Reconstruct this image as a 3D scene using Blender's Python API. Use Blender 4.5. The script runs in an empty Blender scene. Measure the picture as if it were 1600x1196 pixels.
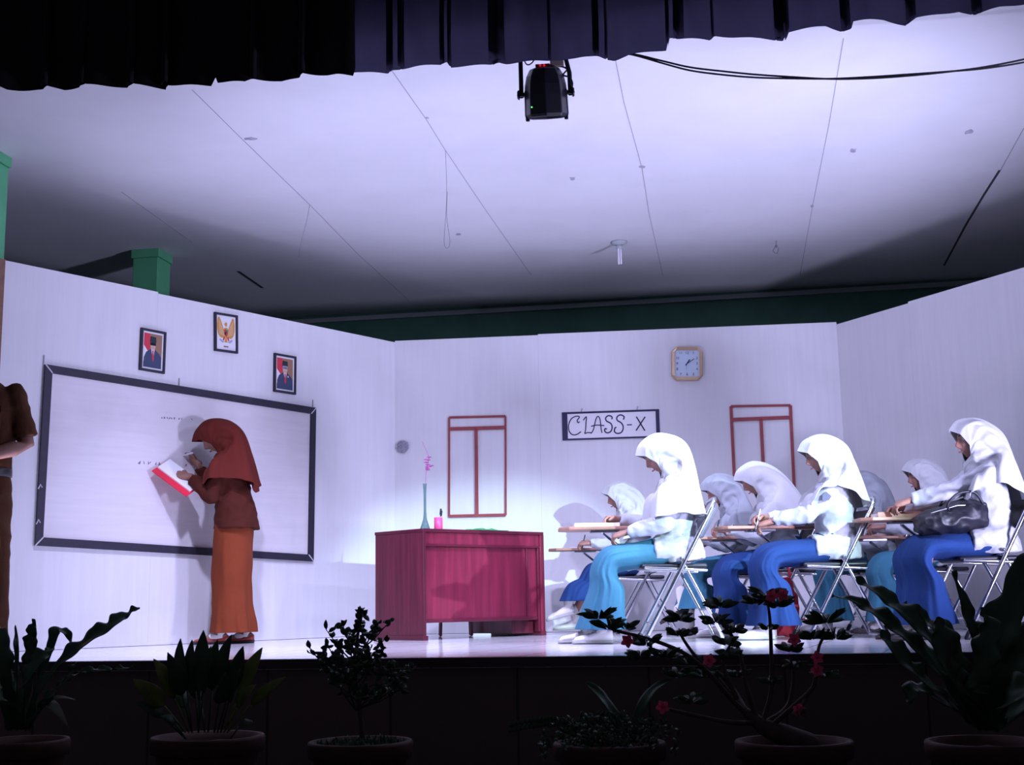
import bpy, bmesh, math, random
from mathutils import Vector, Matrix, noise, Euler, geometry
V = Vector
R = math.radians
PI = math.pi
scene = bpy.context.scene
COL = scene.collection

# ------------------------------------------------------------------ camera
FPX, PITCH, ROLL = 2000.0, math.atan(342/2000.0), R(-1.03)
CAMP = V((0, 0, 0.25))
RM = (Matrix.Rotation(R(90)+PITCH, 3, 'X') @ Matrix.Rotation(ROLL, 3, 'Z'))
cd = bpy.data.cameras.new('camera')
cam = bpy.data.objects.new('camera', cd)
COL.objects.link(cam)
cam.location = CAMP
cam.rotation_euler = RM.to_euler()
cd.sensor_fit = 'HORIZONTAL'; cd.sensor_width = 36; cd.lens = FPX/1600*36
cd.clip_start = 0.05; cd.clip_end = 100
scene.camera = cam

def ray(px, py): return RM @ V(((px-800)/FPX, -(py-598)/FPX, -1.0))
def at(px, py, Y):
    d = ray(px, py); return CAMP + d*(Y/d.y)
def onz(px, py, z):
    d = ray(px, py); return CAMP + d*((z-CAMP.z)/d.z)

# ------------------------------------------------------------------ world, lamps, exposure
w = bpy.data.worlds.new('hall'); scene.world = w; w.use_nodes = True
w.node_tree.nodes['Background'].inputs[0].default_value = (0.30, 0.27, 0.45, 1)
w.node_tree.nodes['Background'].inputs[1].default_value = 0.11
scene.view_settings.view_transform = 'Standard'
scene.view_settings.look = 'None'
scene.view_settings.gamma = 1
scene.view_settings.use_curve_mapping = False
scene.view_settings.exposure = 0.0

def spot(name, loc, target, power, color, angle, blend, radius):
    l = bpy.data.lights.new(name, 'SPOT'); l.energy = power; l.color = color
    l.spot_size = R(angle); l.spot_blend = blend; l.shadow_soft_size = radius
    o = bpy.data.objects.new(name, l); COL.objects.link(o); o.location = loc
    o.rotation_euler = (V(target)-V(loc)).to_track_quat('-Z', 'Y').to_euler()
    return o
VIO = (0.60, 0.59, 0.96)
# overhead wash hidden by the valance: lights the white floor, which throws the light up to the ceiling
for x, y, p, q in ((-1.5, 6.75, 540, 1.2), (0.1, 6.45, 590, 1.9), (1.7, 6.5, 300, 2.0)):
    spot('overhead_wash', (x, y, 3.05), (x*0.8, y+q, 0.0), p, VIO, 88, 0.9, 0.08)
# two unseen floods added in the wings to brighten ceiling and set walls
spot('fill_flood', (-2.85, 6.5, 0.50), (0.9, 9.8, 3.7), 520, VIO, 90, 0.9, 0.25)
spot('fill_flood', (3.4, 5.5, 0.45), (-0.5, 9.6, 3.3), 720, VIO, 98, 0.9, 0.25)
# hung wash from the right wing, throws the teacher's and the desk's shadows to the left
spot('wing_wash', (3.3, 5.7, 2.75), (-1.4, 9.3, 1.0), 200, (0.62, 0.59, 1.0), 70, 0.6, 0.06)
# hard follow spot from the hall, right of the camera
spot('follow_spot', (4.3, 2.2, 2.3), (1.00, 8.1, 0.62), 3300, (0.64, 0.92, 1.0), 17, 0.55, 0.05)

# ------------------------------------------------------------------ materials
def mat(name, col, rough=0.6, metal=0.0, noise_scale=0, noise_amt=0.1, bump=0.0, bump_scale=40, spec=0.5,
        emit=None, trans=0.0, stretch=(1, 1, 1), coat=0.0, transl=0.0, sheen=0.0):
    m = bpy.data.materials.new(name); m.use_nodes = True
    nt = m.node_tree; b = nt.nodes['Principled BSDF']
    b.inputs['Base Color'].default_value = (*col, 1)
    b.inputs['Roughness'].default_value = rough
    b.inputs['Metallic'].default_value = metal
    b.inputs['Specular IOR Level'].default_value = spec
    b.inputs['Transmission Weight'].default_value = trans
    b.inputs['Coat Weight'].default_value = coat
    b.inputs['Sheen Weight'].default_value = sheen
    if emit:
        b.inputs['Emission Color'].default_value = (*emit[0], 1); b.inputs['Emission Strength'].default_value = emit[1]
    if noise_scale or bump:
        tc = nt.nodes.new('ShaderNodeTexCoord'); mp = nt.nodes.new('ShaderNodeMapping')
        mp.inputs['Scale'].default_value = stretch
        nt.links.new(tc.outputs['Object'], mp.inputs[0])
    if noise_scale:
        n = nt.nodes.new('ShaderNodeTexNoise'); n.inputs['Scale'].default_value = noise_scale; n.inputs['Detail'].default_value = 6
        nt.links.new(mp.outputs[0], n.inputs[0])
        r = nt.nodes.new('ShaderNodeMapRange'); r.inputs['From Min'].default_value = 0.3; r.inputs['From Max'].default_value = 0.7
        r.inputs['To Min'].default_value = 1-noise_amt; r.inputs['To Max'].default_value = 1+noise_amt
        nt.links.new(n.outputs[0], r.inputs[0])
        x = nt.nodes.new('ShaderNodeVectorMath'); x.operation = 'SCALE'; x.inputs[0].default_value = col
        nt.links.new(r.outputs[0], x.inputs['Scale']); nt.links.new(x.outputs[0], b.inputs['Base Color'])
    if bump:
        n2 = nt.nodes.new('ShaderNodeTexNoise'); n2.inputs['Scale'].default_value = bump_scale; n2.inputs['Detail'].default_value = 4
        nt.links.new(mp.outputs[0], n2.inputs[0])
        bn = nt.nodes.new('ShaderNodeBump'); bn.inputs['Strength'].default_value = bump; bn.inputs['Distance'].default_value = 0.01
        nt.links.new(n2.outputs[0], bn.inputs['Height']); nt.links.new(bn.outputs[0], b.inputs['Normal'])
    if transl:
        tr = nt.nodes.new('ShaderNodeBsdfTranslucent'); tr.inputs[0].default_value = (*col, 1)
        mx = nt.nodes.new('ShaderNodeMixShader'); mx.inputs[0].default_value = transl
        out = nt.nodes['Material Output']
        nt.links.new(b.outputs[0], mx.inputs[1]); nt.links.new(tr.outputs[0], mx.inputs[2]); nt.links.new(mx.outputs[0], out.inputs[0])
    return m

def tile_mat(name, c1, c2, mortar, scale, rough, spec=0.5, msize=0.006, rotz=0, plane='XY', bw=1.0, rh=1.0, off=0.0):
    m = bpy.data.materials.new(name); m.use_nodes = True; nt = m.node_tree; b = nt.nodes['Principled BSDF']
    tc = nt.nodes.new('ShaderNodeTexCoord'); mp = nt.nodes.new('ShaderNodeMapping')
    mp.inputs['Rotation'].default_value = (R(90) if plane == 'XZ' else 0, 0, rotz)
    br = nt.nodes.new('ShaderNodeTexBrick'); br.offset = off; br.inputs['Color1'].default_value = (*c1, 1); br.inputs['Color2'].default_value = (*c2, 1)
    br.inputs['Mortar'].default_value = (*mortar, 1); br.inputs['Scale'].default_value = scale; br.inputs['Mortar Size'].default_value = msize
    br.inputs['Brick Width'].default_value = bw; br.inputs['Row Height'].default_value = rh
    nt.links.new(tc.outputs['Object'], mp.inputs[0]); nt.links.new(mp.outputs[0], br.inputs[0]); nt.links.new(br.outputs[0], b.inputs['Base Color'])
    b.inputs['Roughness'].default_value = rough; b.inputs['Specular IOR Level'].default_value = spec
    return m

def streak_mat(name, col, sx, sz, amt, rough, bump=0.0, smudge=0.0):
    """paint / wood with long vertical streaks and some larger blotches of wear"""
    m = bpy.data.materials.new(name); m.use_nodes = True; nt = m.node_tree; b = nt.nodes['Principled BSDF']
    tc = nt.nodes.new('ShaderNodeTexCoord'); mp = nt.nodes.new('ShaderNodeMapping'); mp.inputs['Scale'].default_value = (sx, sx, sz)
    n = nt.nodes.new('ShaderNodeTexNoise'); n.inputs['Scale'].default_value = 1.0; n.inputs['Detail'].default_value = 5; n.inputs['Roughness'].default_value = 0.6
    nt.links.new(tc.outputs['Object'], mp.inputs[0]); nt.links.new(mp.outputs[0], n.inputs[0])
    n2 = nt.nodes.new('ShaderNodeTexNoise'); n2.inputs['Scale'].default_value = 1.7; n2.inputs['Detail'].default_value = 6
    nt.links.new(tc.outputs['Object'], n2.inputs[0])
    r = nt.nodes.new('ShaderNodeMapRange'); r.inputs['From Min'].default_value = 0.3; r.inputs['From Max'].default_value = 0.7
    r.inputs['To Min'].default_value = 1-amt; r.inputs['To Max'].default_value = 1+amt*0.5
    nt.links.new(n.outputs[0], r.inputs[0])
    r2 = nt.nodes.new('ShaderNodeMapRange'); r2.inputs['From Min'].default_value = 0.5; r2.inputs['From Max'].default_value = 0.8
    r2.inputs['To Min'].default_value = 1; r2.inputs['To Max'].default_value = 1-smudge
    nt.links.new(n2.outputs[0], r2.inputs[0])
    mu = nt.nodes.new('ShaderNodeMath'); mu.operation = 'MULTIPLY'; nt.links.new(r.outputs[0], mu.inputs[0]); nt.links.new(r2.outputs[0], mu.inputs[1])
    x = nt.nodes.new('ShaderNodeVectorMath'); x.operation = 'SCALE'; x.inputs[0].default_value = col
    nt.links.new(mu.outputs[0], x.inputs['Scale']); nt.links.new(x.outputs[0], b.inputs['Base Color'])
    b.inputs['Roughness'].default_value = rough
    if bump:
        bn = nt.nodes.new('ShaderNodeBump'); bn.inputs['Strength'].default_value = bump; bn.inputs['Distance'].default_value = 0.004
        nt.links.new(n.outputs[0], bn.inputs['Height']); nt.links.new(bn.outputs[0], b.inputs['Normal'])
    return m

M = dict(
    setwall=streak_mat('painted_plywood', (0.74, 0.74, 0.76), 22, 1.2, 0.045, 0.75, 0.2, 0.08),
    board=streak_mat('whiteboard_sheet', (0.74, 0.71, 0.73), 1.5, 25, 0.06, 0.55, 0.0, 0.16),
    ceiling=streak_mat('ceiling_paint', (0.78, 0.78, 0.80), 1.1, 1.1, 0.05, 0.8, 0.0, 0.06),
    seam=mat('ceiling_seam', (0.38, 0.36, 0.42), 0.9),
    crack=mat('ceiling_gap', (0.05, 0.05, 0.06), 0.9),
    smudge=mat('grey_smudge', (0.42, 0.40, 0.46), 0.9, noise_scale=30, noise_amt=0.3),
    floor=tile_mat('white_floor_tile', (0.86, 0.86, 0.88), (0.83, 0.83, 0.86), (0.42, 0.42, 0.46), 1.0, 0.10, 0.5, 0.006, R(10), bw=0.4, rh=0.4),
    fascia=tile_mat('brown_fascia_tile', (0.17, 0.125, 0.11), (0.155, 0.115, 0.105), (0.05, 0.04, 0.04), 1.0, 0.45, 0.4, 0.006, 0, 'XZ', bw=0.6, rh=0.6),
    lip=mat('dark_edge_tile', (0.05, 0.03, 0.04), 0.3),
    hallfloor=mat('hall_floor', (0.06, 0.055, 0.05), 0.6, noise_scale=6, noise_amt=0.2),
    green=mat('green_paint', (0.10, 0.42, 0.20), 0.6, noise_scale=5, noise_amt=0.1),
    dgreen=mat('dark_green_paint', (0.09, 0.24, 0.17), 0.65, noise_scale=5, noise_amt=0.12),
    trimw=mat('pale_trim', (0.45, 0.5, 0.5), 0.7),
    woodedge=mat('raw_wood', (0.22, 0.12, 0.08), 0.8, noise_scale=20, noise_amt=0.2),
    black=mat('black_strip', (0.014, 0.012, 0.03), 0.55, noise_scale=12, noise_amt=0.3),
    tape=mat('silver_tape', (0.55, 0.55, 0.6), 0.4),
    maroon=mat('maroon_strip', (0.30, 0.055, 0.06), 0.6, noise_scale=14, noise_amt=0.15),
    paper=mat('white_paper', (0.8, 0.8, 0.82), 0.7),
    ink=mat('board_ink', (0.16, 0.14, 0.22), 0.7),
    inkblue=mat('sign_ink', (0.02, 0.018, 0.07), 0.6),
    gold=mat('gold_plastic', (0.60, 0.42, 0.26), 0.35, 0.3),
    face=mat('clock_face', (0.62, 0.74, 0.86), 0.4),
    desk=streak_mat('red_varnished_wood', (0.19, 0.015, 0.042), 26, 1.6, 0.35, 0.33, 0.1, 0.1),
    deskshade=streak_mat('shaded_varnished_wood', (0.12, 0.014, 0.032), 30, 1.5, 0.45, 0.35, 0.1, 0.15),  # desk wood with the shade of left face and pedestal in its colour
    desktrim=streak_mat('varnished_edge', (0.10, 0.010, 0.026), 3, 3, 0.2, 0.3),
    skin=mat('skin', (0.31, 0.15, 0.115), 0.5, noise_scale=30, noise_amt=0.05),
    skind=mat('tan_skin', (0.25, 0.115, 0.08), 0.5, noise_scale=30, noise_amt=0.05),
    lip_=mat('lips', (0.34, 0.10, 0.10), 0.45),
    brow=mat('eyebrow', (0.02, 0.012, 0.01), 0.8),
    eyew=mat('eye_white', (0.7, 0.68, 0.66), 0.3),
    eyed=mat('iris', (0.02, 0.012, 0.01), 0.15),
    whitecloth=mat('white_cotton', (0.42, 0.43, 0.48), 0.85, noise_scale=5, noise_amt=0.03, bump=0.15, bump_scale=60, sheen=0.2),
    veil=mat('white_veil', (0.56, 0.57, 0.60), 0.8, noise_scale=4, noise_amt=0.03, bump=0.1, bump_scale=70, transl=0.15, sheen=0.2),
    greycloth=mat('shaded_white_veil', (0.36, 0.39, 0.44), 0.85, noise_scale=4, noise_amt=0.04, bump=0.1, bump_scale=70, transl=0.1),  # white cloth of the shaded girls, the shade put into a greyer colour
    blue=mat('blue_skirt_cloth', (0.012, 0.040, 0.15), 0.9, spec=0.2, noise_scale=6, noise_amt=0.06, bump=0.2, bump_scale=50),
    teal=mat('teal_lit_skirt_cloth', (0.045, 0.17, 0.26), 0.9, spec=0.2, noise_scale=6, noise_amt=0.06, bump=0.2, bump_scale=50),  # beam light on the front girl's blue skirt goes into this colour
    brown=mat('rust_brown_cloth', (0.062, 0.013, 0.008), 0.9, spec=0.15, noise_scale=7, noise_amt=0.07, bump=0.2, bump_scale=60),
    rust=mat('rust_veil', (0.105, 0.016, 0.011), 0.9, spec=0.15, noise_scale=7, noise_amt=0.06, bump=0.15, bump_scale=60, transl=0.08),
    orange=mat('orange_brown_skirt_cloth', (0.185, 0.038, 0.014), 0.9, spec=0.15, noise_scale=7, noise_amt=0.06, bump=0.2, bump_scale=60),
    olive=mat('khaki_brown_cloth', (0.085, 0.034, 0.016), 0.9, spec=0.15, noise_scale=8, noise_amt=0.1, bump=0.2, bump_scale=60),
    shoew=mat('white_shoe', (0.75, 0.72, 0.72), 0.5, noise_scale=20, noise_amt=0.08),
    shoeb=mat('black_shoe', (0.015, 0.015, 0.018), 0.35),
    shoer=mat('red_shoe', (0.36, 0.05, 0.045), 0.4),
    sole=mat('rubber_sole', (0.45, 0.44, 0.44), 0.7),
    soled=mat('dark_sole', (0.03, 0.02, 0.02), 0.7),
    sock=mat('white_sock', (0.72, 0.68, 0.66), 0.9),
    chrome=mat('chrome_tube', (0.62, 0.63, 0.68), 0.22, 1.0),
    vinyl=mat('black_vinyl', (0.012, 0.012, 0.02), 0.4),
    greyvinyl=mat('grey_vinyl', (0.16, 0.17, 0.21), 0.4),
    tablet=mat('tablet_wood', (0.34, 0.17, 0.12), 0.5, noise_scale=10, noise_amt=0.12, stretch=(1, 6, 1)),
    leather=mat('black_leather', (0.006, 0.006, 0.012), 0.5, bump=0.4, bump_scale=18),
    metalgrey=mat('grey_metal', (0.3, 0.3, 0.33), 0.35, 1.0),
    redbook=mat('red_book', (0.72, 0.015, 0.05), 0.5),
    redcloth=mat('red_cloth', (0.45, 0.02, 0.05), 0.8),
    pink=mat('pink_plastic', (0.78, 0.09, 0.26), 0.4),
    flower=mat('purple_flower', (0.40, 0.10, 0.30), 0.7),
    pinkflower=mat('pink_petal', (0.75, 0.08, 0.16), 0.6, transl=0.2),
    vase=mat('green_glass', (0.25, 0.45, 0.42), 0.08, trans=0.6),
    greencloth=mat('green_cloth', (0.05, 0.42, 0.12), 0.8, noise_scale=30, noise_amt=0.2),
    curtain=mat('navy_curtain', (0.06, 0.055, 0.10), 0.9, bump=0.4, bump_scale=35, transl=0.8),
    blackcurtain=mat('black_curtain', (0.004, 0.004, 0.006), 0.95, bump=0.3, bump_scale=30),
    lampblack=mat('lamp_black', (0.010, 0.010, 0.018), 0.35),
    redplastic=mat('red_plastic', (0.45, 0.01, 0.02), 0.4),
    ledred=mat('red_led', (0.6, 0.02, 0.02), 0.4, emit=((1.0, 0.02, 0.05), 0.6)),
    ledgreen=mat('green_led', (0.1, 0.7, 0.2), 0.4, emit=((0.2, 1.0, 0.2), 1.5)),
    bulb=mat('cfl_glass', (0.82, 0.82, 0.85), 0.25),
    brass=mat('brown_wood_block', (0.25, 0.2, 0.18), 0.6),
    terracotta=mat('terracotta', (0.075, 0.032, 0.022), 0.75, noise_scale=10, noise_amt=0.25),
    soil=mat('soil', (0.03, 0.02, 0.015), 0.95, noise_scale=30, noise_amt=0.4, bump=0.6, bump_scale=40),
    leaf=mat('dark_leaf', (0.045, 0.11, 0.045), 0.4, noise_scale=8, noise_amt=0.25, transl=0.15),
    leaf2=mat('yellow_green_leaf', (0.20, 0.26, 0.05), 0.4, noise_scale=12, noise_amt=0.5, transl=0.15),
    paleleaf=mat('pale_leaf', (0.28, 0.32, 0.22), 0.5, noise_scale=10, noise_amt=0.2),
    bark=mat('plant_bark', (0.08, 0.06, 0.045), 0.8, noise_scale=18, noise_amt=0.3),
    suit=mat('print_navy', (0.035, 0.055, 0.12), 0.6), pred=mat('print_red', (0.62, 0.03, 0.06), 0.6),
    pbrown=mat('print_brown', (0.32, 0.17, 0.10), 0.6), pskin=mat('print_skin', (0.62, 0.40, 0.34), 0.6), pblack=mat('print_black', (0.012, 0.02, 0.03), 0.6),
    pgold=mat('print_gold', (0.62, 0.30, 0.045), 0.6), pgreen=mat('print_green', (0.05, 0.22, 0.14), 0.6), pgrey=mat('print_grey', (0.40, 0.42, 0.55), 0.6),
)

# ------------------------------------------------------------------ mesh helpers
def link(name, bm, m, parent=None, smooth=True, recalc=True):
    if recalc: bmesh.ops.recalc_face_normals(bm, faces=bm.faces)
    me = bpy.data.meshes.new(name); bm.to_mesh(me); bm.free()
    if smooth: me.shade_smooth()
    o = bpy.data.objects.new(name, me); COL.objects.link(o)
    for x in (m if isinstance(m, (list, tuple)) else [m]): me.materials.append(M[x] if isinstance(x, str) else x)
    if parent: o.parent = parent
    return o

def thing(name, label, cat, loc=(0, 0, 0), rotz=0, group=None, rot=None, scale=1):
    o = bpy.data.objects.new(name, None); COL.objects.link(o); o.empty_display_size = 0.1
    o.location = loc; o.rotation_euler = rot if rot else (0, 0, rotz); o.scale = (scale,)*3
    o['label'] = label; o['category'] = cat
    if group: o['group'] = group
    return o
def tag(o, label, cat, group=None, kind=None):
    o['label'] = label; o['category'] = cat
    if group: o['group'] = group
    if kind: o['kind'] = kind
    return o
def struct(o, label=None):
    o['kind'] = 'structure'
    if label: o['label'] = label
    return o

def box(bm, x0, x1, y0, y1, z0, z1, mi=0, rot=None, c=None):
    vs = [bm.verts.new((x, y, z)) for x in (x0, x1) for y in (y0, y1) for z in (z0, z1)]
    fs = [bm.faces.new([vs[i] for i in f]) for f in ((0, 1, 3, 2), (4, 6, 7, 5), (0, 4, 5, 1), (2, 3, 7, 6), (0, 2, 6, 4), (1, 5, 7, 3))]
    for f in fs: f.material_index = mi
    if rot is not None: bmesh.ops.rotate(bm, verts=vs, cent=c or (0, 0, 0), matrix=rot)
    return vs
def bevel(o, w, seg=2):
    md = o.modifiers.new('bevel', 'BEVEL'); md.width = w; md.segments = seg; md.limit_method = 'ANGLE'; md.angle_limit = R(40)
    return o
def bbox(name, dims, m, parent=None, bw=0.004, mi=0):
    bm = bmesh.new(); box(bm, *dims); o = link(name, bm, m, parent, smooth=False)
    if bw: bevel(o, bw)
    return o

def frame_of(t):
    t = t.normalized(); a = V((0, 0, 1)) if abs(t.z) < 0.9 else V((1, 0, 0))
    u = t.cross(a).normalized(); return u, t.cross(u).normalized()
def tube(bm, pts, rad, seg=10, cap=True, flat=1.0, mi=0):
    pts = [V(p) for p in pts]; n = len(pts)
    if not isinstance(rad, (list, tuple)): rad = [rad]*n
    P, Rr = list(pts), list(rad)
    if cap:
        t0 = (pts[0]-pts[1]).normalized(); t1 = (pts[-1]-pts[-2]).normalized()
        pre = [(pts[0]+t0*rad[0]*math.sin(a), rad[0]*math.cos(a)) for a in (1.45, 1.05, 0.55)]
        post = [(pts[-1]+t1*rad[-1]*math.sin(a), rad[-1]*math.cos(a)) for a in (0.55, 1.05, 1.45)]
        P = [p for p, _ in pre]+P+[p for p, _ in post]; Rr = [r for _, r in pre]+Rr+[r for _, r in post]
    rings = []; u = None
    for i, p in enumerate(P):
        t = (P[min(i+1, len(P)-1)]-P[max(i-1, 0)]).normalized()
        if u is None: u, v = frame_of(t)
        else:
            u = (u-t*u.dot(t)).normalized(); v = t.cross(u).normalized()
        rings.append([bm.verts.new(p+(u*math.cos(2*PI*k/seg)+v*flat*math.sin(2*PI*k/seg))*Rr[i]) for k in range(seg)])
    for a, b in zip(rings, rings[1:]):
        for k in range(seg):
            f = bm.faces.new((a[k], a[(k+1) % seg], b[(k+1) % seg], b[k])); f.material_index = mi
    f = bm.faces.new(rings[0][::-1]); f.material_index = mi
    f = bm.faces.new(rings[-1]); f.material_index = mi
    return rings
def crom(pts, n=8, closed=False):
    pts = [V(p) for p in pts]; out = []; N = len(pts)
    for i in range(N if closed else N-1):
        g = (lambda k: pts[k % N]) if closed else (lambda k: pts[max(0, min(N-1, k))])
        p0, p1, p2, p3 = g(i-1), g(i), g(i+1), g(i+2)
        for j in range(n):
            t = j/n
            out.append(0.5*((2*p1)+(p2-p0)*t+(2*p0-5*p1+4*p2-p3)*t*t+(3*p1-p0-3*p2+p3)*t**3))
    if not closed: out.append(pts[-1].copy())
    return out
def loft(bm, rings, seg=32, cap=True, fn=None, mi=0):
    """rings: (centre, U, W) half-axis vectors; superellipse-ish sections"""
    rs = []
    for i, (c, U, W) in enumerate(rings):
        r = []
        for k in range(seg):
            a = 2*PI*k/seg; p = V(c)+V(U)*math.cos(a)+V(W)*math.sin(a)
            if fn: p = fn(p, V(c), a, i/(len(rings)-1))
            r.append(bm.verts.new(p))
        rs.append(r)
    for a, b in zip(rs, rs[1:]):
        for k in range(seg):
            f = bm.faces.new((a[k], a[(k+1) % seg], b[(k+1) % seg], b[k])); f.material_index = mi
    if cap: bm.faces.new(rs[0][::-1]); bm.faces.new(rs[-1])
    return rs
def lathe(bm, prof, seg=32, c=(0, 0, 0), cap=True):
    return loft(bm, [((c[0], c[1], c[2]+z), (r, 0, 0), (0, r, 0)) for r, z in prof], seg, cap)
def ball(bm, c, r, seg=16, sc=(1, 1, 1), mi=0):
    g = bmesh.ops.create_uvsphere(bm, u_segments=seg, v_segments=max(6, seg//2), radius=1)
    for v in g['verts']: v.co = V(c)+V((v.co.x*sc[0], v.co.y*sc[1], v.co.z*sc[2]))*r
    for f in {f for v in g['verts'] for f in v.link_faces}: f.material_index = mi
def prism(bm, pts, y0, y1, mi=0):
    """polygon in x,z extruded along y"""
    a = [bm.verts.new((x, y0, z)) for x, z in pts]; b = [bm.verts.new((x, y1, z)) for x, z in pts]; n = len(pts)
    fs = [bm.faces.new(a), bm.faces.new(b[::-1])]+[bm.faces.new((a[i], b[i], b[(i+1) % n], a[(i+1) % n])) for i in range(n)]
    for f in fs: f.material_index = mi
def ribbon(bm, pts, w, y0, y1, mi=0):
    """stroke of lettering in x,z with thickness along y"""
    pts = [V((p[0], p[1], 0)) for p in pts]; L, Rr = [], []
    for i, p in enumerate(pts):
        t = (pts[min(i+1, len(pts)-1)]-pts[max(i-1, 0)])
        if t.length < 1e-9: t = V((1, 0, 0))
        t.normalize(); n = V((-t.y, t.x, 0))*w/2; L.append(p+n); Rr.append(p-n)
    for i in range(len(pts)-1):
        q = [L[i], L[i+1], Rr[i+1], Rr[i]]
        a = [bm.verts.new((v.x, y0, v.y)) for v in q]; b = [bm.verts.new((v.x, y1, v.y)) for v in q]
        fs = [bm.faces.new(a), bm.faces.new(b[::-1])]+[bm.faces.new((a[k], b[k], b[(k+1) % 4], a[(k+1) % 4])) for k in range(4)]
        for f in fs: f.material_index = mi
def merge(bm, me_):
    bm.from_mesh(me_); bpy.data.meshes.remove(me_)
def voxel(bm, size, smooth=3, wr=0.0, wsc=(6, 6, 6), seed=0.0):
    """fuse overlapping volumes into one continuous skin"""
    bmesh.ops.recalc_face_normals(bm, faces=bm.faces)
    me = bpy.data.meshes.new('tmp'); bm.to_mesh(me); bm.free()
    o = bpy.data.objects.new('tmp', me); COL.objects.link(o)
    r = o.modifiers.new('r', 'REMESH'); r.mode = 'VOXEL'; r.voxel_size = size
    s = o.modifiers.new('s', 'SMOOTH'); s.iterations = smooth; s.factor = 0.5
    dg = bpy.context.evaluated_depsgraph_get(); dg.update()
    out = bpy.data.meshes.new_from_object(o.evaluated_get(dg))
    bpy.data.objects.remove(o); bpy.data.meshes.remove(me)
    nb = bmesh.new(); nb.from_mesh(out); bpy.data.meshes.remove(out)
    if wr:
        nb.normal_update()
        for v in nb.verts:
            q = V((v.co.x*wsc[0], v.co.y*wsc[1], v.co.z*wsc[2]))+V((seed, seed*1.7, 0))
            d = 1-2*abs(noise.noise(q))*1.6
            v.co += v.normal*wr*(d*0.8+0.5*noise.noise(q*2.3))
    return nb

# ------------------------------------------------------------------ stage frame
E1 = V((math.cos(R(10)), -math.sin(R(10)), 0)); E2 = V((math.sin(R(10)), math.cos(R(10)), 0)); S0 = V((0, 6.0, 0))
def S(u, v, z=0.0): return S0+E1*u+E2*v+V((0, 0, z))
CEIL = 3.17
def slab(name, u0, u1, v0, v1, z0, z1, m, **k):
    bm = bmesh.new(); box(bm, u0, u1, v0, v1, z0, z1); o = link(name, bm, m, smooth=False)
    o.location = S0; o.rotation_euler = (0, 0, R(-10)); return struct(o)
slab('floor', -6.5, 7, 0.0, 8.2, -0.05, 0.0, 'floor')
slab('trim_1', -6.5, 7, -0.03, 0.0, -0.045, -0.001, 'lip')
slab('wall_fascia', -6.5, 7, 0.0, 0.15, -0.80, -0.05, 'fascia')
o = slab('floor_hall', -6.5, 7, -7.5, 0.0, -0.85, -0.80, 'hallfloor')
slab('ceiling', -6.5, 7, 0.16, 8.2, CEIL, CEIL+0.05, 'ceiling')
# rear building wall: green band under a pale trim, seen above the set
pb = at(470, 500, 12.85)
vb = (pb-S0).dot(E2)
slab('wall_rear', -6.5, 7, vb, vb+0.15, 0, CEIL, 'dgreen')
slab('trim_2', -6.5, 7, vb-0.03, vb, CEIL-0.075, CEIL-0.03, 'trimw')
slab('wall_side_left', -6.5, -6.35, 0, vb, 0, CEIL, 'dgreen')
slab('wall_side_right', 6.85, 7.0, 0, vb, 0, CEIL, 'dgreen')

# ceiling panel seams along the depth of the room, and marks on it
def uv_of(p): q = p-S0; return q.dot(E1), q.dot(E2)
def ceil_line(name, pxs, wd, m):
    bm = bmesh.new(); pts = [uv_of(onz(x, y, CEIL)) for x, y in pxs]
    for (a, b), (c, d) in zip(pts, pts[1:]):
        n = V((-(d-b), c-a, 0)).normalized()*wd/2
        vs = [(a+n.x, b+n.y), (c+n.x, d+n.y), (c-n.x, d-n.y), (a-n.x, b-n.y)]
        lo = [bm.verts.new((x, y, CEIL-0.0015)) for x, y in vs]; hi = [bm.verts.new((x, y, CEIL+0.002)) for x, y in vs]
        bm.faces.new(lo); bm.faces.new(hi[::-1])
        for k in range(4): bm.faces.new((lo[k], hi[k], hi[(k+1) % 4], lo[(k+1) % 4]))
    o = link(name, bm, m, smooth=False); o.location = S0; o.rotation_euler = (0, 0, R(-10)); return struct(o)
ceil_line('trim_3', [(300, 140), (380, 219), (484, 320), (560, 398), (640, 470)], 0.005, 'seam')
ceil_line('trim_4', [(612, 110), (665, 185), (696, 235), (760, 330), (830, 430)], 0.004, 'seam')
ceil_line('trim_5', [(962, 95), (975, 160), (1003, 262), (1014, 333), (1036, 432)], 0.004, 'seam')
ceil_line('trim_6', [(1318, 60), (1296, 190), (1270, 320), (1250, 430)], 0.004, 'seam')
ceil_line('trim_7', [(1600, 200), (1562, 268)], 0.006, 'seam')
ceil_line('trim_8', [(1562, 266), (1537, 305), (1510, 350), (1475, 415)], 0.018, 'crack')
ceil_line('trim_9', [(190, 300), (225, 325), (300, 378)], 0.006, 'seam')
ceil_line('trim_10', [(372, 424), (410, 450)], 0.03, 'crack')
def patch(px, py, w, h, seed, label):
    random.seed(seed); bm = bmesh.new(); u, v = uv_of(onz(px, py, CEIL)); pts = []
    for k in range(11):
        a = 2*PI*k/11; r = random.uniform(0.6, 1.15); pts.append((u+w*r*math.cos(a), v+h*r*math.sin(a)))
    lo = [bm.verts.new((x, y, CEIL-0.002)) for x, y in pts]; hi = [bm.verts.new((x, y, CEIL+0.001)) for x, y in pts]
    bm.faces.new(lo); bm.faces.new(hi[::-1])
    for k in range(11): bm.faces.new((lo[k], hi[k], hi[(k+1) % 11], lo[(k+1) % 11]))
    o = link('peeling_spot', bm, 'smudge', smooth=False); o.location = S0; o.rotation_euler = (0, 0, R(-10))
    tag(o, label, 'mark')
patch(1333, 235, 0.022, 0.05, 1, 'grey peeling paint spot on the ceiling, right of the hanging stage lamp')
patch(1514, 206, 0.025, 0.05, 2, 'faint grey spot on the ceiling below the right end of the sagging cable')
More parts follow.
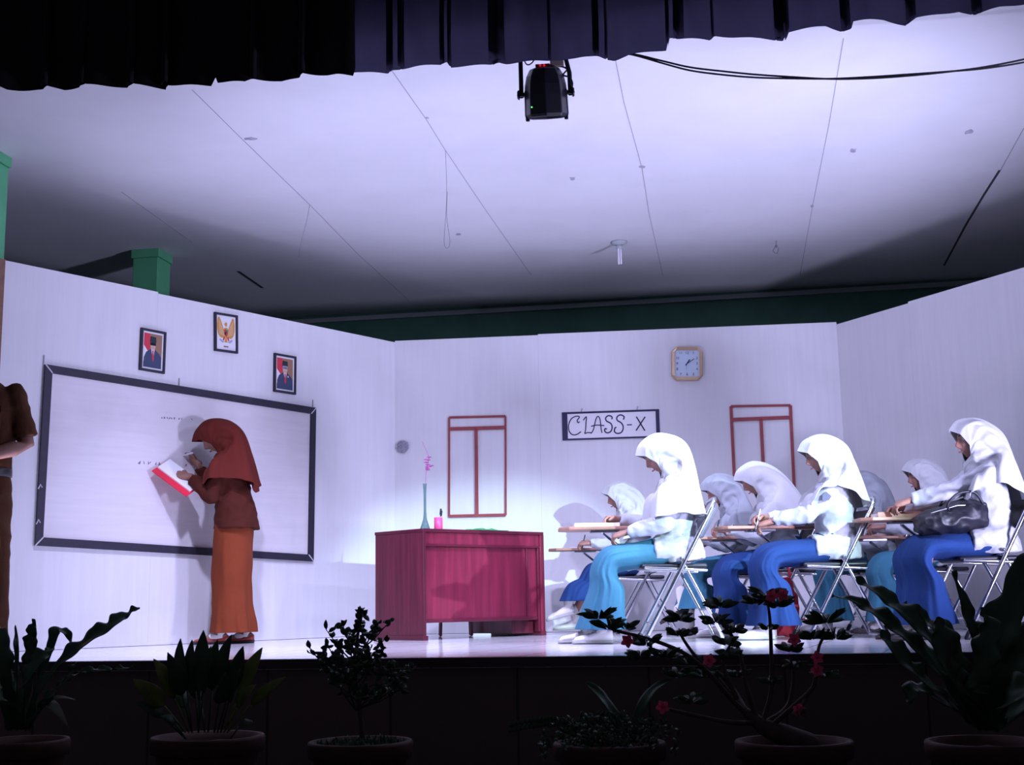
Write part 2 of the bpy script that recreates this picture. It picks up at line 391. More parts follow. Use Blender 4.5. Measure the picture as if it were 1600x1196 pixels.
patch(894, 279, 0.024, 0.04, 3, 'faint grey paint spot on the ceiling just below the stage lamp')
patch(1004, 261, 0.025, 0.035, 4, 'pale grey mark on the ceiling seam above the bare bulb')
patch(716, 366, 0.022, 0.03, 5, 'small dark scuff on the ceiling right of the long wire loop')
patch(391, 217, 0.045, 0.03, 6, 'grey crack stain crossing the left ceiling seam')
patch(667, 184, 0.016, 0.02, 7, 'tiny dark scuff on the ceiling below the black curtain edge')
patch(1213, 385, 0.014, 0.05, 8, 'thin grey drip mark on the ceiling right of the bare bulb')
patch(1269, 322, 0.014, 0.05, 9, 'small smudge on the right ceiling seam')

# ------------------------------------------------------------------ green pillars at the left
def pillar(px_edge, py_top, wid, dep, label, left=True):
    c = onz(px_edge, py_top, CEIL-0.02)
    t = thing('pillar', label, 'pillar', (c.x, c.y, 0), R(-10))
    bbox('shaft', (-wid, 0, 0, dep, 0.0, CEIL-0.07), 'green', t, 0.006)
    bbox('capital', (-wid-0.012, 0.012, -0.012, dep+0.012, CEIL-0.07, CEIL-0.001), 'green', t, 0.004)
    return t
pillar(247, 392, 0.22, 0.24, 'square green pillar rising behind the left set wall')
pillar(-24, 228, 0.24, 0.28, 'green pillar cut by the left edge of the picture, nearer the hall')

# ------------------------------------------------------------------ set walls
class Wall:
    def __init__(s, A, B):
        s.A = V((A.x, A.y, 0)); d = V((B.x-A.x, B.y-A.y, 0)); s.len = d.length; s.d = d.normalized()
        s.ang = math.atan2(s.d.y, s.d.x); s.n = V((-s.d.y, s.d.x, 0))
    def uz(s, px, py, off=0.0):
        r = ray(px, py); A = s.A+s.n*off; t = (A-CAMP).dot(s.n)/r.dot(s.n); p = CAMP+r*t
        return (p-s.A).dot(s.d), p.z
    def place(s, o, u=0, z=0, off=0.0):
        p = s.A+s.d*u+s.n*off; o.location = (p.x, p.y, z); o.rotation_euler = (0, 0, s.ang)
    def tilt(s, o, a): o.rotation_euler = (Matrix.Rotation(s.ang, 3, 'Z') @ Matrix.Rotation(a, 3, 'Y')).to_euler()
H = 2.44
cA = onz(8, 407, H); cB = onz(617, 533, H); cC = onz(1307, 505, H); cD = onz(1600, 418, H)
cE = cC+(cD-cC)*1.9
WL, WB, WR = Wall(cA, cB), Wall(cB, cC), Wall(cC, cE)
print('corners', cA, cB, cC, cD, 'lens', WL.len, WB.len, (cD-cC).length, 'vb', vb)
def setwall(name, W, seams, dz):
    bm = bmesh.new(); us = [0.0]+seams+[W.len]
    for i, (a, b) in enumerate(zip(us, us[1:])):
        box(bm, a+(0.0004 if i else 0), b-0.0004, 0, 0.03, 0.002, H+dz[i])
    o = link(name, bm, 'setwall', smooth=False); W.place(o); return struct(o)
def u_at(W, px, py): return W.uz(px, py)[0]
wl = setwall('wall_left', WL, [u_at(WL, 240, 700)], [0.0, -0.012])
wbk = setwall('wall_back', WB, [u_at(WB, 843, 640)], [0.0, 0.008])
wr = setwall('wall_right', WR, [u_at(WR, 1425, 560)], [-0.012, 0.0])
bm = bmesh.new(); box(bm, -0.045, 0.0, -0.005, 0.05, 0.002, H+0.005); o = link('trim_11', bm, 'woodedge', smooth=False); WL.place(o); struct(o)
bm = bmesh.new()
for W_, u0, u1 in ((WL, 0, WL.len),): box(bm, u0, u1, -0.012, 0, 0.002, 0.02)
o = link('baseboard_left', bm, 'setwall', smooth=False); WL.place(o); struct(o)

# ------------------------------------------------------------------ whiteboard
pts = [WL.uz(*p) for p in ((68, 570), (491, 638), (487, 878), (52, 853))]
print('board', pts)
t = thing('whiteboard', 'wide white writing board in a black taped frame on the left set wall', 'whiteboard'); WL.place(t, 0, 0, -0.002)
def quad_prism(bm, q, y0, y1): prism(bm, q, y0, y1)
bm = bmesh.new(); prism(bm, pts, -0.008, 0); link('panel', bm, 'board', t, smooth=False)
c = V((sum(p[0] for p in pts)/4, sum(p[1] for p in pts)/4))
fw = 0.052
def inset(p):
    sx = fw if p[0] < c[0] else -fw; sz = fw if p[1] < c[1] else -fw; return (p[0]+sx, p[1]+sz)
ins = [inset(p) for p in pts]
for i in range(4):
    j = (i+1) % 4; bm = bmesh.new(); prism(bm, [pts[i], pts[j], ins[j], ins[i]], -0.022, -0.004); link('frame_strip', bm, 'black', t, smooth=False)
for i in range(4):
    bm = bmesh.new(); ribbon(bm, [pts[i], ins[i]], 0.008, -0.024, -0.020)
    link('corner_tape', bm, 'tape', t, smooth=False)
for (px, py) in ((60, 760), (57, 815)):
    bm = bmesh.new(); u, z = WL.uz(px, py); ribbon(bm, [(u-0.015, z-0.02), (u, z+0.01), (u+0.012, z-0.01)], 0.006, -0.024, -0.021); link('corner_tape', bm, 'tape', t, smooth=False)
def scribble(px0, px1, py, hpx, n, seed, w=0.004):
    random.seed(seed)
    for i in range(n):
        bm = bmesh.new(); x = px0+(px1-px0)*(i+0.1)/n; wd = (px1-px0)/n*0.7
        if random.random() < 0.12: bm.free(); continue
        k = random.randint(3, 5); st = [(x+random.uniform(0, wd), py+(-hpx/2 if j % 2 else hpx/2)*random.uniform(0.6, 1)) for j in range(k)]
        ribbon(bm, [WL.uz(a, b+(a-px0)*0.06) for a, b in st], w, -0.0095, -0.008)
        link('written_letter', bm, 'ink', t, smooth=False)
scribble(250, 300, 653, 3.2, 13, 3, 0.0035)
scribble(213, 292, 723, 5.5, 10, 5, 0.005)
for (px, py, r_) in ((370, 665, 0.05),):
    pass
for px, py in ((68, 566), (279, 601), (488, 634)):
    bm = bmesh.new(); u, z = WL.uz(px, py); ribbon(bm, [(u, z-0.01), (u, z+0.045)], 0.004, -0.006, -0.002)
    link('hanging_wire', bm, 'metalgrey', t, smooth=False)

# ------------------------------------------------------------------ framed prints on the left wall
def print_frame(px, py, wpx, hpx, tilt, label, kind, mt='black'):
    u, z = WL.uz(px, py)
    u0, _ = WL.uz(px-wpx/2, py); u1, _ = WL.uz(px+wpx/2, py); _, z0 = WL.uz(px, py+hpx/2); _, z1 = WL.uz(px, py-hpx/2)
    w2, h2 = (u1-u0)/2, (z1-z0)/2
    t = thing('framed_portrait' if kind != 'eagle' else 'framed_emblem', label, 'picture'); WL.place(t, (u0+u1)/2, (z0+z1)/2, -0.002); WL.tilt(t, tilt)
    fw = 0.016
    bm = bmesh.new()
    box(bm, -w2, w2, -0.018, 0, h2-fw, h2); box(bm, -w2, w2, -0.018, 0, -h2, -h2+fw)
    box(bm, -w2, -w2+fw, -0.018, 0, -h2+fw, h2-fw); box(bm, w2-fw, w2, -0.018, 0, -h2+fw, h2-fw)
    link('frame', bm, 'black', t, smooth=False)
    a, b = w2-fw, h2-fw
    bm = bmesh.new(); box(bm, -a, a, -0.008, 0, -b, b); pr = link('print', bm, 'paper', t, smooth=False)
    def poly(nm, pts, m, y): bm = bmesh.new(); prism(bm, [(x*a, q*b) for x, q in pts], y-0.0006, -0.0075); return link(nm, bm, m, pr, smooth=False)
    def circ(cx, cz, rx, rz, n=20, a0=0, a1=2*PI): return [(cx+rx*math.cos(a0+(a1-a0)*k/(n if a1-a0 > 6 else n-1)), cz+rz*math.sin(a0+(a1-a0)*k/(n if a1-a0 > 6 else n-1))) for k in range(n)]
    if kind != 'eagle':
        poly('backdrop', [(-0.86, -0.9), (0.86, -0.9), (0.86, 0.9), (-0.86, 0.9)], 'pbrown', -0.0082)
        poly('red_flag', [(-0.86, 0.9), (-0.3, 0.9), (-0.25, 0.2), (-0.4, -0.1), (-0.86, 0.25)], 'pred', -0.0088)
        poly('white_flag', [(-0.86, 0.25), (-0.4, -0.1), (-0.6, -0.4), (-0.86, -0.6)], 'paper', -0.0088)
        k = 1.0 if kind == 'a' else 0.9
        poly('suit', [(-0.84, -0.9), (0.84, -0.9), (0.82, -0.3*k), (0.62, -0.12), (0.2, 0.08), (-0.2, 0.08), (-0.62, -0.1), (-0.82, -0.4)], 'suit', -0.0094)
        poly('shirt_front', [(-0.17, 0.1), (0.17, 0.1), (0.06, -0.5)], 'paper', -0.0100)
        poly('tie', [(-0.05, 0.02), (0.07, 0.02), (0.12, -0.45), (0.03, -0.6), (-0.05, -0.45)], 'pred', -0.0106)
        poly('portrait_head', circ(0.0, 0.30, 0.25, 0.27), 'pskin', -0.0106)
        poly('hair', [(-0.27, 0.42), (0.27, 0.42), (0.25, 0.28), (0.23, 0.46), (-0.23, 0.46), (-0.25, 0.28)], 'pblack' if kind == 'a' else 'pgrey', -0.0110)
        poly('cap', [(-0.29, 0.46), (0.29, 0.46), (0.25, 0.74), (-0.25, 0.76)], 'pblack', -0.0114)
        for sx in (-1, 1): poly('printed_eye', circ(0.09*sx, 0.34, 0.05, 0.018, 10), 'pblack', -0.0110)
        poly('printed_mouth', circ(0.0, 0.16, 0.07, 0.014, 10), 'pred', -0.0110)
        if kind == 'b':
            poly('badge', circ(0.33, -0.14, 0.05, 0.05, 12), 'paper', -0.0110)
    else:
        # spread-winged golden eagle with a shield on its chest and a scroll in its claws
        for s in (-1, 1):
            poly('wing', [(s*x, q) for x, q in ((0.12, 0.14), (0.26, 0.26), (0.46, 0.60), (0.66, 0.90), (0.82, 0.86), (0.90, 0.50), (0.88, 0.15), (0.78, -0.12), (0.62, -0.26), (0.42, -0.32), (0.18, -0.24))], 'pgold', -0.0086)
            for k in range(6):
                ax, az = 0.22+0.085*k, -0.20+0.02*k
                poly('feather', [(s*ax, az), (s*(ax+0.012), az), (s*(0.36+0.072*k), 0.30+0.09*k), (s*(0.35+0.072*k), 0.30+0.09*k)], 'paper', -0.0090)
            poly('thigh', [(s*x, q) for x, q in ((0.06, -0.22), (0.24, -0.22), (0.34, -0.42), (0.22, -0.46))], 'pred', -0.0090)
            poly('scroll_end', [(s*x, q) for x, q in ((0.20, -0.50), (0.62, -0.34), (0.66, -0.46), (0.40, -0.58), (0.22, -0.60))], 'pgrey', -0.0092)
        poly('eagle_body', [(-0.16, 0.30), (0.16, 0.30), (0.20, 0.0), (0.12, -0.26), (-0.12, -0.26), (-0.20, 0.0)], 'pgold', -0.0092)
        poly('eagle_head', circ(0.0, 0.50, 0.12, 0.13)+[], 'pgold', -0.0094)
        poly('beak', [(-0.08, 0.56), (-0.22, 0.50), (-0.08, 0.46)], 'pgold', -0.0096)
        poly('shield', [(-0.18, 0.20), (0.18, 0.20), (0.18, -0.05), (0.0, -0.24), (-0.18, -0.05)], 'pred', -0.0098)
        poly('shield_quarter', [(0.0, 0.20), (0.18, 0.20), (0.18, 0.04), (0.0, 0.04)], 'pgreen', -0.0102)
        poly('shield_quarter', [(-0.18, 0.02), (0.0, 0.02), (0.0, -0.20), (-0.18, -0.05)], 'pblack', -0.0102)
        poly('shield_centre', circ(0.0, 0.04, 0.06, 0.06, 10), 'pblack', -0.0106)
        poly('tail', [(-0.07, -0.26), (0.07, -0.26), (0.18, -0.68), (-0.18, -0.68)], 'pgold', -0.0088)
        poly('scroll', [(-0.30, -0.56), (0.30, -0.56), (0.26, -0.70), (-0.26, -0.70)], 'paper', -0.0094)
        poly('caption', [(-0.24, -0.76), (0.24, -0.76), (0.24, -0.84), (-0.24, -0.84)], 'pbrown', -0.0088)
    return t
print_frame(237, 549, 39, 66, R(0.9), 'leftmost framed portrait, man in navy suit and black cap before a red flag', 'a')
print_frame(443.5, 585, 34, 60, R(0.0), 'right framed portrait above the board corner, man in a suit with white badge', 'b')
print_frame(351.5, 521, 36, 60, R(-1.8), 'framed print of a golden eagle emblem between the two portraits', 'eagle')

# ------------------------------------------------------------------ mock windows made of strips on the back wall
def mock_window(name, tl, tr, br, bl, tz, mull, wide):
    q = [WB.uz(*p) for p in (tl, tr, br, bl)]
    t = bpy.data.objects.new(name, None); COL.objects.link(t); struct(t, 'mock window outlined in maroon strips'); WB.place(t, 0, 0, -0.002)
    def strip(nm, a, b, w, d=0.012): bm = bmesh.new(); ribbon(bm, [a, b], w, -d, 0); link(nm, bm, 'maroon', t, smooth=False)
    strip('window_frame', q[0], q[1], 0.018); strip('window_frame', q[1], q[2], wide); strip('window_frame', q[3], q[2], 0.022, 0.02); strip('window_frame', q[0], q[3], wide)
    zt = tz
    a, b = WB.uz(*zt[0]), WB.uz(*zt[1]); strip('transom', a, b, 0.028, 0.016)
    a, b = WB.uz(*mull[0]), WB.uz(*mull[1]); strip('mullion', a, b, 0.026, 0.016)
mock_window('window_1', (702, 653), (790, 651), (790.5, 805), (702, 807), ((702, 671), (790, 668.5)), ((744, 670), (745.5, 806)), 0.015)
mock_window('window_2', (1142, 635.5), (1235, 634), (1242.5, 800), (1150, 800), ((1143, 656.5), (1236, 653)), ((1189, 655), (1196, 800)), 0.024)

# ------------------------------------------------------------------ sign CLASS-X
q = [WB.uz(*p) for p in ((878, 645), (1030, 643), (1030, 688), (878, 689))]
w_, h_ = q[1][0]-q[0][0], q[0][1]-q[3][1]
t = thing('class_sign', 'white sign lettered CLASS-X with black edges on the back wall', 'sign'); WB.place(t, q[0][0], q[3][1], -0.004)
bbox('card', (0, w_, -0.006, 0, 0, h_), 'paper', t, 0)
for nm, d in (('side_bar', (0, 0.045, -0.009, -0.006, 0, h_)), ('side_bar', (w_-0.03, w_, -0.009, -0.006, 0, h_)), ('edge_strip', (0.045, w_-0.03, -0.009, -0.006, h_-0.016, h_)), ('edge_strip', (0.045, w_-0.03, -0.009, -0.006, 0, 0.014))):
    bbox(nm, d, 'inkblue', t, 0)
# strokes measured on a 0..512 x 0..150 grid of the sign (x right, y down)
def sx(p): return (p[0]/510.0*w_, h_*(1-p[1]/150.0))
STR = {'C': [[(92, 52), (85, 58), (80, 46), (92, 27), (72, 24), (48, 38), (34, 70), (36, 100), (52, 120), (76, 120), (98, 106)]],
       'L': [[(112, 46), (128, 28), (126, 60), (122, 100), (118, 116), (132, 112), (152, 114)]],
       'A': [[(150, 118), (164, 96), (178, 44), (190, 28), (200, 44), (204, 90), (208, 116)], [(152, 80), (180, 74), (222, 78)]],
       'S': [[(262, 46), (262, 32), (244, 26), (230, 38), (234, 54), (256, 68), (262, 90), (252, 112), (232, 116), (222, 104), (226, 94), (234, 98)]],
       's': [[(322, 50), (326, 34), (308, 24), (290, 34), (290, 52), (310, 66), (320, 88), (312, 114), (290, 122), (274, 112), (276, 94), (284, 88)]],
       'dash': [[(340, 78), (366, 78)]], 'X': [[(390, 36), (432, 112)], [(436, 38), (386, 110)]]}
for k, sts in STR.items():
    bm = bmesh.new()
    for s_ in sts:
        P = [sx(p) for p in s_]; P = [(p.x, p.y) for p in crom([(a, b, 0) for a, b in P], 6)] if len(P) > 2 else P
        ribbon(bm, P, 0.0105 if k in 'SsX' else 0.0085, -0.0085, -0.006)
    link('lettering', bm, 'inkblue', t, smooth=False)
for px in (908, 995):
    bm = bmesh.new(); u, z = WB.uz(px, 640); ribbon(bm, [(u-q[0][0], h_-0.002), (u-q[0][0]+0.01, h_+0.03)], 0.004, -0.004, 0); link('hanging_wire', bm, 'metalgrey', t, smooth=False)

# ------------------------------------------------------------------ wall clock
u, z = WB.uz(1073.5, 569)
t = thing('wall_clock', 'square gold-rimmed wall clock with clipped corners on the back wall', 'clock'); WB.place(t, u, z, -0.002); WB.tilt(t, R(2.0))
a, b, k = 0.128, 0.142, 0.04
def octo(a, b, k): return [(-a+k, -b), (a-k, -b), (a, -b+k), (a, b-k), (a-k, b), (-a+k, b), (-a, b-k), (-a, -b+k)]
bm = bmesh.new(); o8, i8 = octo(a, b, k), octo(a-0.028, b-0.03, 0.012)
def pr(pts, y): return [bm.verts.new((x, y, zz)) for x, zz in pts]
A0, A1, B1, B0 = pr(o8, 0), pr(octo(a-0.006, b-0.006, k), -0.035), pr(i8, -0.030), pr(i8, -0.012)
for r0, r1 in ((A0, A1), (A1, B1), (B1, B0)):
    for j in range(8): bm.faces.new((r0[j], r0[(j+1) % 8], r1[(j+1) % 8], r1[j]))
bm.faces.new(A0)
link('rim', bm, 'gold', t, smooth=False)
bm = bmesh.new(); prism(bm, octo(a-0.027, b-0.029, 0.012), -0.013, -0.004); fc = link('dial', bm, 'face', t, smooth=False)
def text_mesh(s, size, m, parent, x, z, y, ang=0.0, name='numeral'):
    cu = bpy.data.curves.new('txt', 'FONT'); cu.body = s; cu.size = size; cu.align_x = 'CENTER'; cu.align_y = 'CENTER'; cu.extrude = 0.0006
    to = bpy.data.objects.new('txt', cu); COL.objects.link(to)
    dg = bpy.context.evaluated_depsgraph_get(); me = bpy.data.meshes.new_from_object(to.evaluated_get(dg)); bpy.data.objects.remove(to); bpy.data.curves.remove(cu)
    me.name = name; me.transform(Matrix.Translation((x, y, z)) @ Matrix.Rotation(R(90), 4, 'X'))
    me.materials.clear(); me.materials.append(M[m]); o = bpy.data.objects.new(name, me); COL.objects.link(o); o.parent = parent; return o
for n in range(1, 13):
    an = R(90-30*n); cx, cz = math.cos(an), math.sin(an); s_ = min(0.082/max(abs(cx), 1e-6), 0.092/max(abs(cz), 1e-6)); s_ = min(s_, 0.112)
    text_mesh(str(n), 0.030, 'inkblue', fc, cx*s_*0.97, cz*s_*0.97, -0.0136)
bm = bmesh.new(); ribbon(bm, [(-0.012, -0.016), (0.022, 0.034)], 0.009, -0.0165, -0.0150); link('hour_hand', bm, 'inkblue', t, smooth=False)
bm = bmesh.new(); ribbon(bm, [(-0.010, -0.008), (0.058, 0.040)], 0.005, -0.0185, -0.0170); link('minute_hand', bm, 'inkblue', t, smooth=False)
bm = bmesh.new(); ribbon(bm, [(0.0, 0.0), (-0.008, -0.05)], 0.002, -0.0200, -0.0190); link('second_hand', bm, 'metalgrey', t, smooth=False)

# round crumpled grey patch near the left corner of the back wall
u, z = WB.uz(628, 699)
bm = bmesh.new(); random.seed(4)
for k in range(9):
    an = 2*PI*k/9; ball(bm, (0.030*math.cos(an), -0.012, 0.030*math.sin(an)), 0.022, 8, (1, 0.6, 1))
ball(bm, (0, -0.012, 0), 0.032, 10, (1, 0.5, 1))
bm = voxel(bm, 0.004, 1, 0.006, (60, 60, 60))
o = link('paper_rosette', bm, mat('rosette_grey', (0.30, 0.30, 0.36), 0.8)); WB.place(o, u+0.01, z, -0.004)
tag(o, 'small crumpled grey rosette stuck high near the left corner of the back wall', 'rosette')
# unseen dark sheet added behind the set walls to keep the ceiling there dark
bm = bmesh.new(); e = 0.035
P = [(cA.x-0.06, cA.y+0.05), (cB.x-0.02, cB.y+e), (cC.x+0.01, cC.y+e), (cE.x+0.04, cE.y+0.05), (6.3, cE.y-0.1), (8.0, 12.2), (-3.9, 14.2), (-5.2, cA.y+0.3)]
f0 = bm.faces.new([bm.verts.new((x, y, 0.001)) for x, y in P]); r_ = bmesh.ops.extrude_face_region(bm, geom=[f0]); bmesh.ops.translate(bm, verts=[v for v in r_['geom'] if isinstance(v, bmesh.types.BMVert)], vec=(0, 0, 0.004))
struct(link('backstage_dark_sheet', bm, 'hallfloor', smooth=False))

# ------------------------------------------------------------------ people
X, Y, Z = V((1, 0, 0)), V((0, 1, 0)), V((0, 0, 1))
def gs(v, s): return math.exp(-(v/s)**2)
def sculpt_head(bm, Mh, man=False):
    nu, nv = 80, 64; rows = []
    for j in range(nv+1):
        ph = -PI/2+PI*j/nv; row = []
        for i in range(nu):
            th = 2*PI*i/nu; dx, dy, dz = math.cos(ph)*math.cos(th), math.cos(ph)*math.sin(th), math.sin(ph)
            x = dx*(0.088 if dx > 0 else 0.098); y = dy*0.074; z = dz*0.115
            if z < 0:
                t = -z/0.115; y *= 1-0.36*t**1.6
                x = x*(1-0.10*t) if x > 0 else x*(1-0.55*t**1.3)
            if x > 0.01:
                f = min(1, x/0.05); ay = abs(y)
                x += f*(0.022*gs(y, 0.010)*gs(z+0.036, 0.015)+0.013*gs(y, 0.009)*gs(z+0.014, 0.020)+0.006*gs(ay-0.011, 0.007)*gs(z+0.042, 0.009))
                x -= f*0.010*gs(ay-0.031, 0.017)*gs(z-0.002, 0.013)
                x += f*0.005*gs(z-0.027, 0.012)*gs(y, 0.045)
                x += f*(0.009*gs(z+0.066, 0.0065)*gs(y, 0.019)+0.008*gs(z+0.079, 0.007)*gs(y, 0.017)-0.003*gs(z+0.0725, 0.003)*gs(y, 0.02))
                x += f*0.012*gs(z+0.103, 0.014)*gs(y, 0.024)+f*0.004*gs(ay-0.042, 0.018)*gs(z+0.028, 0.02)
            y += math.copysign(1, y or 1)*0.012*gs(x+0.008, 0.014)*gs(z+0.006, 0.026)*(abs(dy) > 0.5)
            row.append(bm.verts.new(Mh @ V((x, y, z))))
            if j in (0, nv): break
        rows.append(row)
    for a, b in zip(rows, rows[1:]):
        for i in range(nu):
            if len(a) == 1: bm.faces.new((a[0], b[(i+1) % nu], b[i]))
            elif len(b) == 1: bm.faces.new((a[i], a[(i+1) % nu], b[0]))
            else: bm.faces.new((a[i], a[(i+1) % nu], b[(i+1) % nu], b[i]))

def hand(bm, wrist, d, n, side, curl=0.5, thumb=0.5, s=1.0):
    """d: wrist->fingers, n: back of the hand, side: +1/-1 which lateral side carries the thumb"""
    d = d.normalized(); n = (n-d*n.dot(d)).normalized(); l = n.cross(d)*side
    loft(bm, [(wrist-d*0.02*s, l*0.025*s, n*0.020*s), (wrist+d*0.012*s, l*0.028*s, n*0.018*s), (wrist+d*0.045*s, l*0.038*s, n*0.017*s), (wrist+d*0.078*s, l*0.040*s, n*0.014*s), (wrist+d*0.092*s, l*0.036*s, n*0.009*s)], 16)
    tips = []
    for k, (off, L) in enumerate(((0.029, 0.070), (0.010, 0.078), (-0.010, 0.072), (-0.028, 0.057))):
        p = wrist+d*(0.080-0.004*abs(k-1))*s+l*off*s; dd = (d+l*off*1.5).normalized(); pts = [p-d*0.012*s, p]; c = curl*(0.85+0.12*k)
        a = 0.0
        for q in (0.45, 0.31, 0.24):
            a += c; seg = dd*math.cos(a)-n*math.sin(a); p = p+seg*L*q*s; pts.append(p)
        tube(bm, pts, [0.0088*s, 0.0088*s, 0.0080*s, 0.0072*s, 0.0060*s], 8); tips.append(pts[-1])
    p = wrist+d*0.022*s+l*0.026*s; pts = [p-l*0.01*s]
    for q, (b, c) in zip((0.036, 0.030, 0.024), ((0.75, 0.25), (0.40, 0.6*thumb+0.2), (0.05, 0.9*thumb+0.2))):
        seg = (d*0.75+l*b-n*c).normalized(); p = p+seg*q*s; pts.append(p)
    tube(bm, pts, [0.0125*s, 0.0110*s, 0.0095*s, 0.0075*s], 8)
    return tips, pts[-1]

def ik(S, T, l1, l2, pole):
    D = T-S; dist = min(D.length, (l1+l2)*0.995); dn = D.normalized(); a = (l1*l1-l2*l2+dist*dist)/(2*dist)
    h = math.sqrt(max(0, l1*l1-a*a)); pv = (pole-dn*pole.dot(dn)).normalized()
    return S+dn*a+pv*h, S+dn*dist

# hijab: strips run from the face edge back over the head (phi 0) or down the chest (phi 180) to the hem
HK = [0, 45, 90, 135, 180]
HE = [(0.140, 0.000, 0.062), (0.094, 0.062, 0.028), (0.052, 0.079, -0.040), (0.046, 0.062, -0.100), (0.060, 0.000, -0.130)]
HP1 = [(0.078, 0, 0.116), (0.050, 0.080, 0.084), (0.020, 0.098, -0.010), (0.035, 0.082, -0.105), (0.072, 0, -0.165)]
HP2 = [(-0.050, 0, 0.122), (-0.040, 0.092, 0.075), (-0.035, 0.112, -0.045), (0.030, 0.105, -0.145), (0.078, 0, -0.200)]
HP3 = [(-0.140, 0, 0.050), (-0.125, 0.105, -0.020), (-0.060, 0.145, -0.110), (0.045, 0.135, -0.190), (0.088, 0, -0.240)]
# from the neck base (torso frame)
HP4 = [(-0.155, 0, 0.060), (-0.140, 0.150, 0.010), (-0.010, 0.236, -0.045), (0.115, 0.215, -0.095), (0.135, 0, -0.120)]
HP5 = [(-0.185, 0, -0.230), (-0.160, 0.205, -0.230), (0.010, 0.280, -0.205), (0.160, 0.240, -0.225), (0.165, 0, -0.270)]
def kint(tab, a):
    f = a/45.0; i = min(3, int(f)); t = f-i; t = t*t*(3-2*t)*0.5+t*0.5
    return V(tab[i]).lerp(V(tab[i+1]), t)
def hijab(parent, Mh, Mt, m, seed, hem=1.0, back=0.0, front=0.0, wide=1.0, folds=0.011, peak=0.0, tail=0.0, lift=0.0):
    rnd = random.Random(seed); nU, per = 96, 7; bm = bmesh.new(); grid = []
    ph = [rnd.uniform(0, 6.28) for _ in range(5)]
    for iu in range(nU):
        a = 360.0*iu/nU; s = 1 if a <= 180 else -1; aa = a if a <= 180 else 360-a
        e, p1, p2, p3, p4, p5 = (kint(T, aa) for T in (HE, HP1, HP2, HP3, HP4, HP5))
        e = e+V((peak*gs(aa, 30), 0, 0))
        p5 = V((p5.x, p5.y*wide, p5.z*hem)); p4 = V((p4.x, p4.y*wide, p4.z))
        b = math.cos(R(aa)); p5.x += (-back*max(0, b)+front*max(0, -b)); p4.x += (-back*0.5*max(0, b)+front*0.4*max(0, -b))
        p5.z += -tail*gs(aa, 38)+lift*gs(aa-100, 42); p4.z += 0.35*lift*gs(aa-100, 42); p5.y -= 0.15*lift*gs(aa-100, 42)
        for p in (e, p1, p2, p3, p4, p5): p.y *= s
        w_ = [Mh @ e, Mh @ p1, Mh @ p2, (Mh @ p3)*0.6+(Mt @ (p3+V((-0.02, 0, 0.135))))*0.4, Mt @ p4, Mt @ p5]
        grid.append(crom(w_, per))
    nV = len(grid[0])
    def fold(iu, j):
        t = j/(nV-1); a = 2*PI*iu/nU
        k = 0.55*math.sin(5*a+ph[0]+1.5*t)+0.45*math.sin(9*a+ph[1]-2*t)+0.30*math.sin(14*a+ph[2])
        f = folds*(max(0, t-0.10)**1.0)*1.9*k
        q = V((math.cos(a)*2+seed, math.sin(a)*2, t*3)); f += 0.010*noise.noise(q)*min(1, t*4)
        side = abs(math.sin(a))
        cr = math.sin(17*t-7.5*math.cos(a)+ph[3]+2*noise.noise(q*0.8)); f += 0.0085*(folds/0.011)*side*(1-2*abs(cr)**0.7+0.6)*gs(t-0.45, 0.24)
        return f
    bmv = [[bm.verts.new(p) for p in col] for col in grid]
    for iu in range(nU):
        for j in range(nV-1):
            bm.faces.new((bmv[iu][j], bmv[(iu+1) % nU][j], bmv[(iu+1) % nU][j+1], bmv[iu][j+1]))
    bm.normal_update(); bmesh.ops.recalc_face_normals(bm, faces=bm.faces); bm.normal_update()
    nn = sum((bmv[0][10].normal for _ in (0,)), V()); sg = 1 if nn.dot((Mh.to_3x3() @ V((0, 0, 1)))) > 0 else -1
    off = {}
    for iu in range(nU):
        for j in range(nV): off[(iu, j)] = bmv[iu][j].normal*sg*fold(iu, j)
    for (iu, j), d in off.items(): bmv[iu][j].co += d
    for _ in range(1): bmesh.ops.smooth_vert(bm, verts=[v for col in bmv for v in col[1:-1]], factor=0.4, use_axis_x=True, use_axis_y=True, use_axis_z=True)
    o = link('hijab', bm, m, parent)
    sd = o.modifiers.new('thick', 'SOLIDIFY'); sd.thickness = 0.0035; sd.offset = 0
    ss = o.modifiers.new('sub', 'SUBSURF'); ss.levels = ss.render_levels = 1
    return o

def garment(parent, name, rings, m, seed, folds, n_f=9, t0=0.3, seg=72, sub=4, thick=0.003, open_=True):
    """loft a cloth tube along rings with lengthwise folds growing to the hem"""
    rnd = random.Random(seed); p = [rnd.uniform(0, 6.28) for _ in range(4)]
    C = crom([r[0] for r in rings], sub); U = crom([r[1] for r in rings], sub); W = crom([r[2] for r in rings], sub)
    N = len(C)-1
    def fn(pt, c, a, t):
        ca, sa = math.cos(a), math.sin(a)
        n1 = noise.noise(V((ca*1.9+seed, sa*1.9, 0.7*t+p[0]))); n2 = noise.noise(V((ca*2.9+seed, sa*2.9, 1.4*t+p[1])))
        k = 1.5*n1+1.3*(0.35-abs(n2)*1.6)+0.10*math.sin(n_f*a+p[2]+2.5*t+3*n1); k = max(k, -0.35)
        g = max(0, (t-t0)/(1-t0))**1.1; d = (pt-c); L = d.length or 1
        q = 0.010*noise.noise(pt*9+V((seed, 0, 0)))
        return pt+d/L*(folds*g*k+q)
    bm = bmesh.new(); loft(bm, [(C[i], U[i], W[i]) for i in range(N+1)], seg, False, fn)
    o = link(name, bm, m, parent); sd = o.modifiers.new('thick', 'SOLIDIFY'); sd.thickness = thick; sd.offset = 0
    ss = o.modifiers.new('sub', 'SUBSURF'); ss.levels = ss.render_levels = 1
    return o

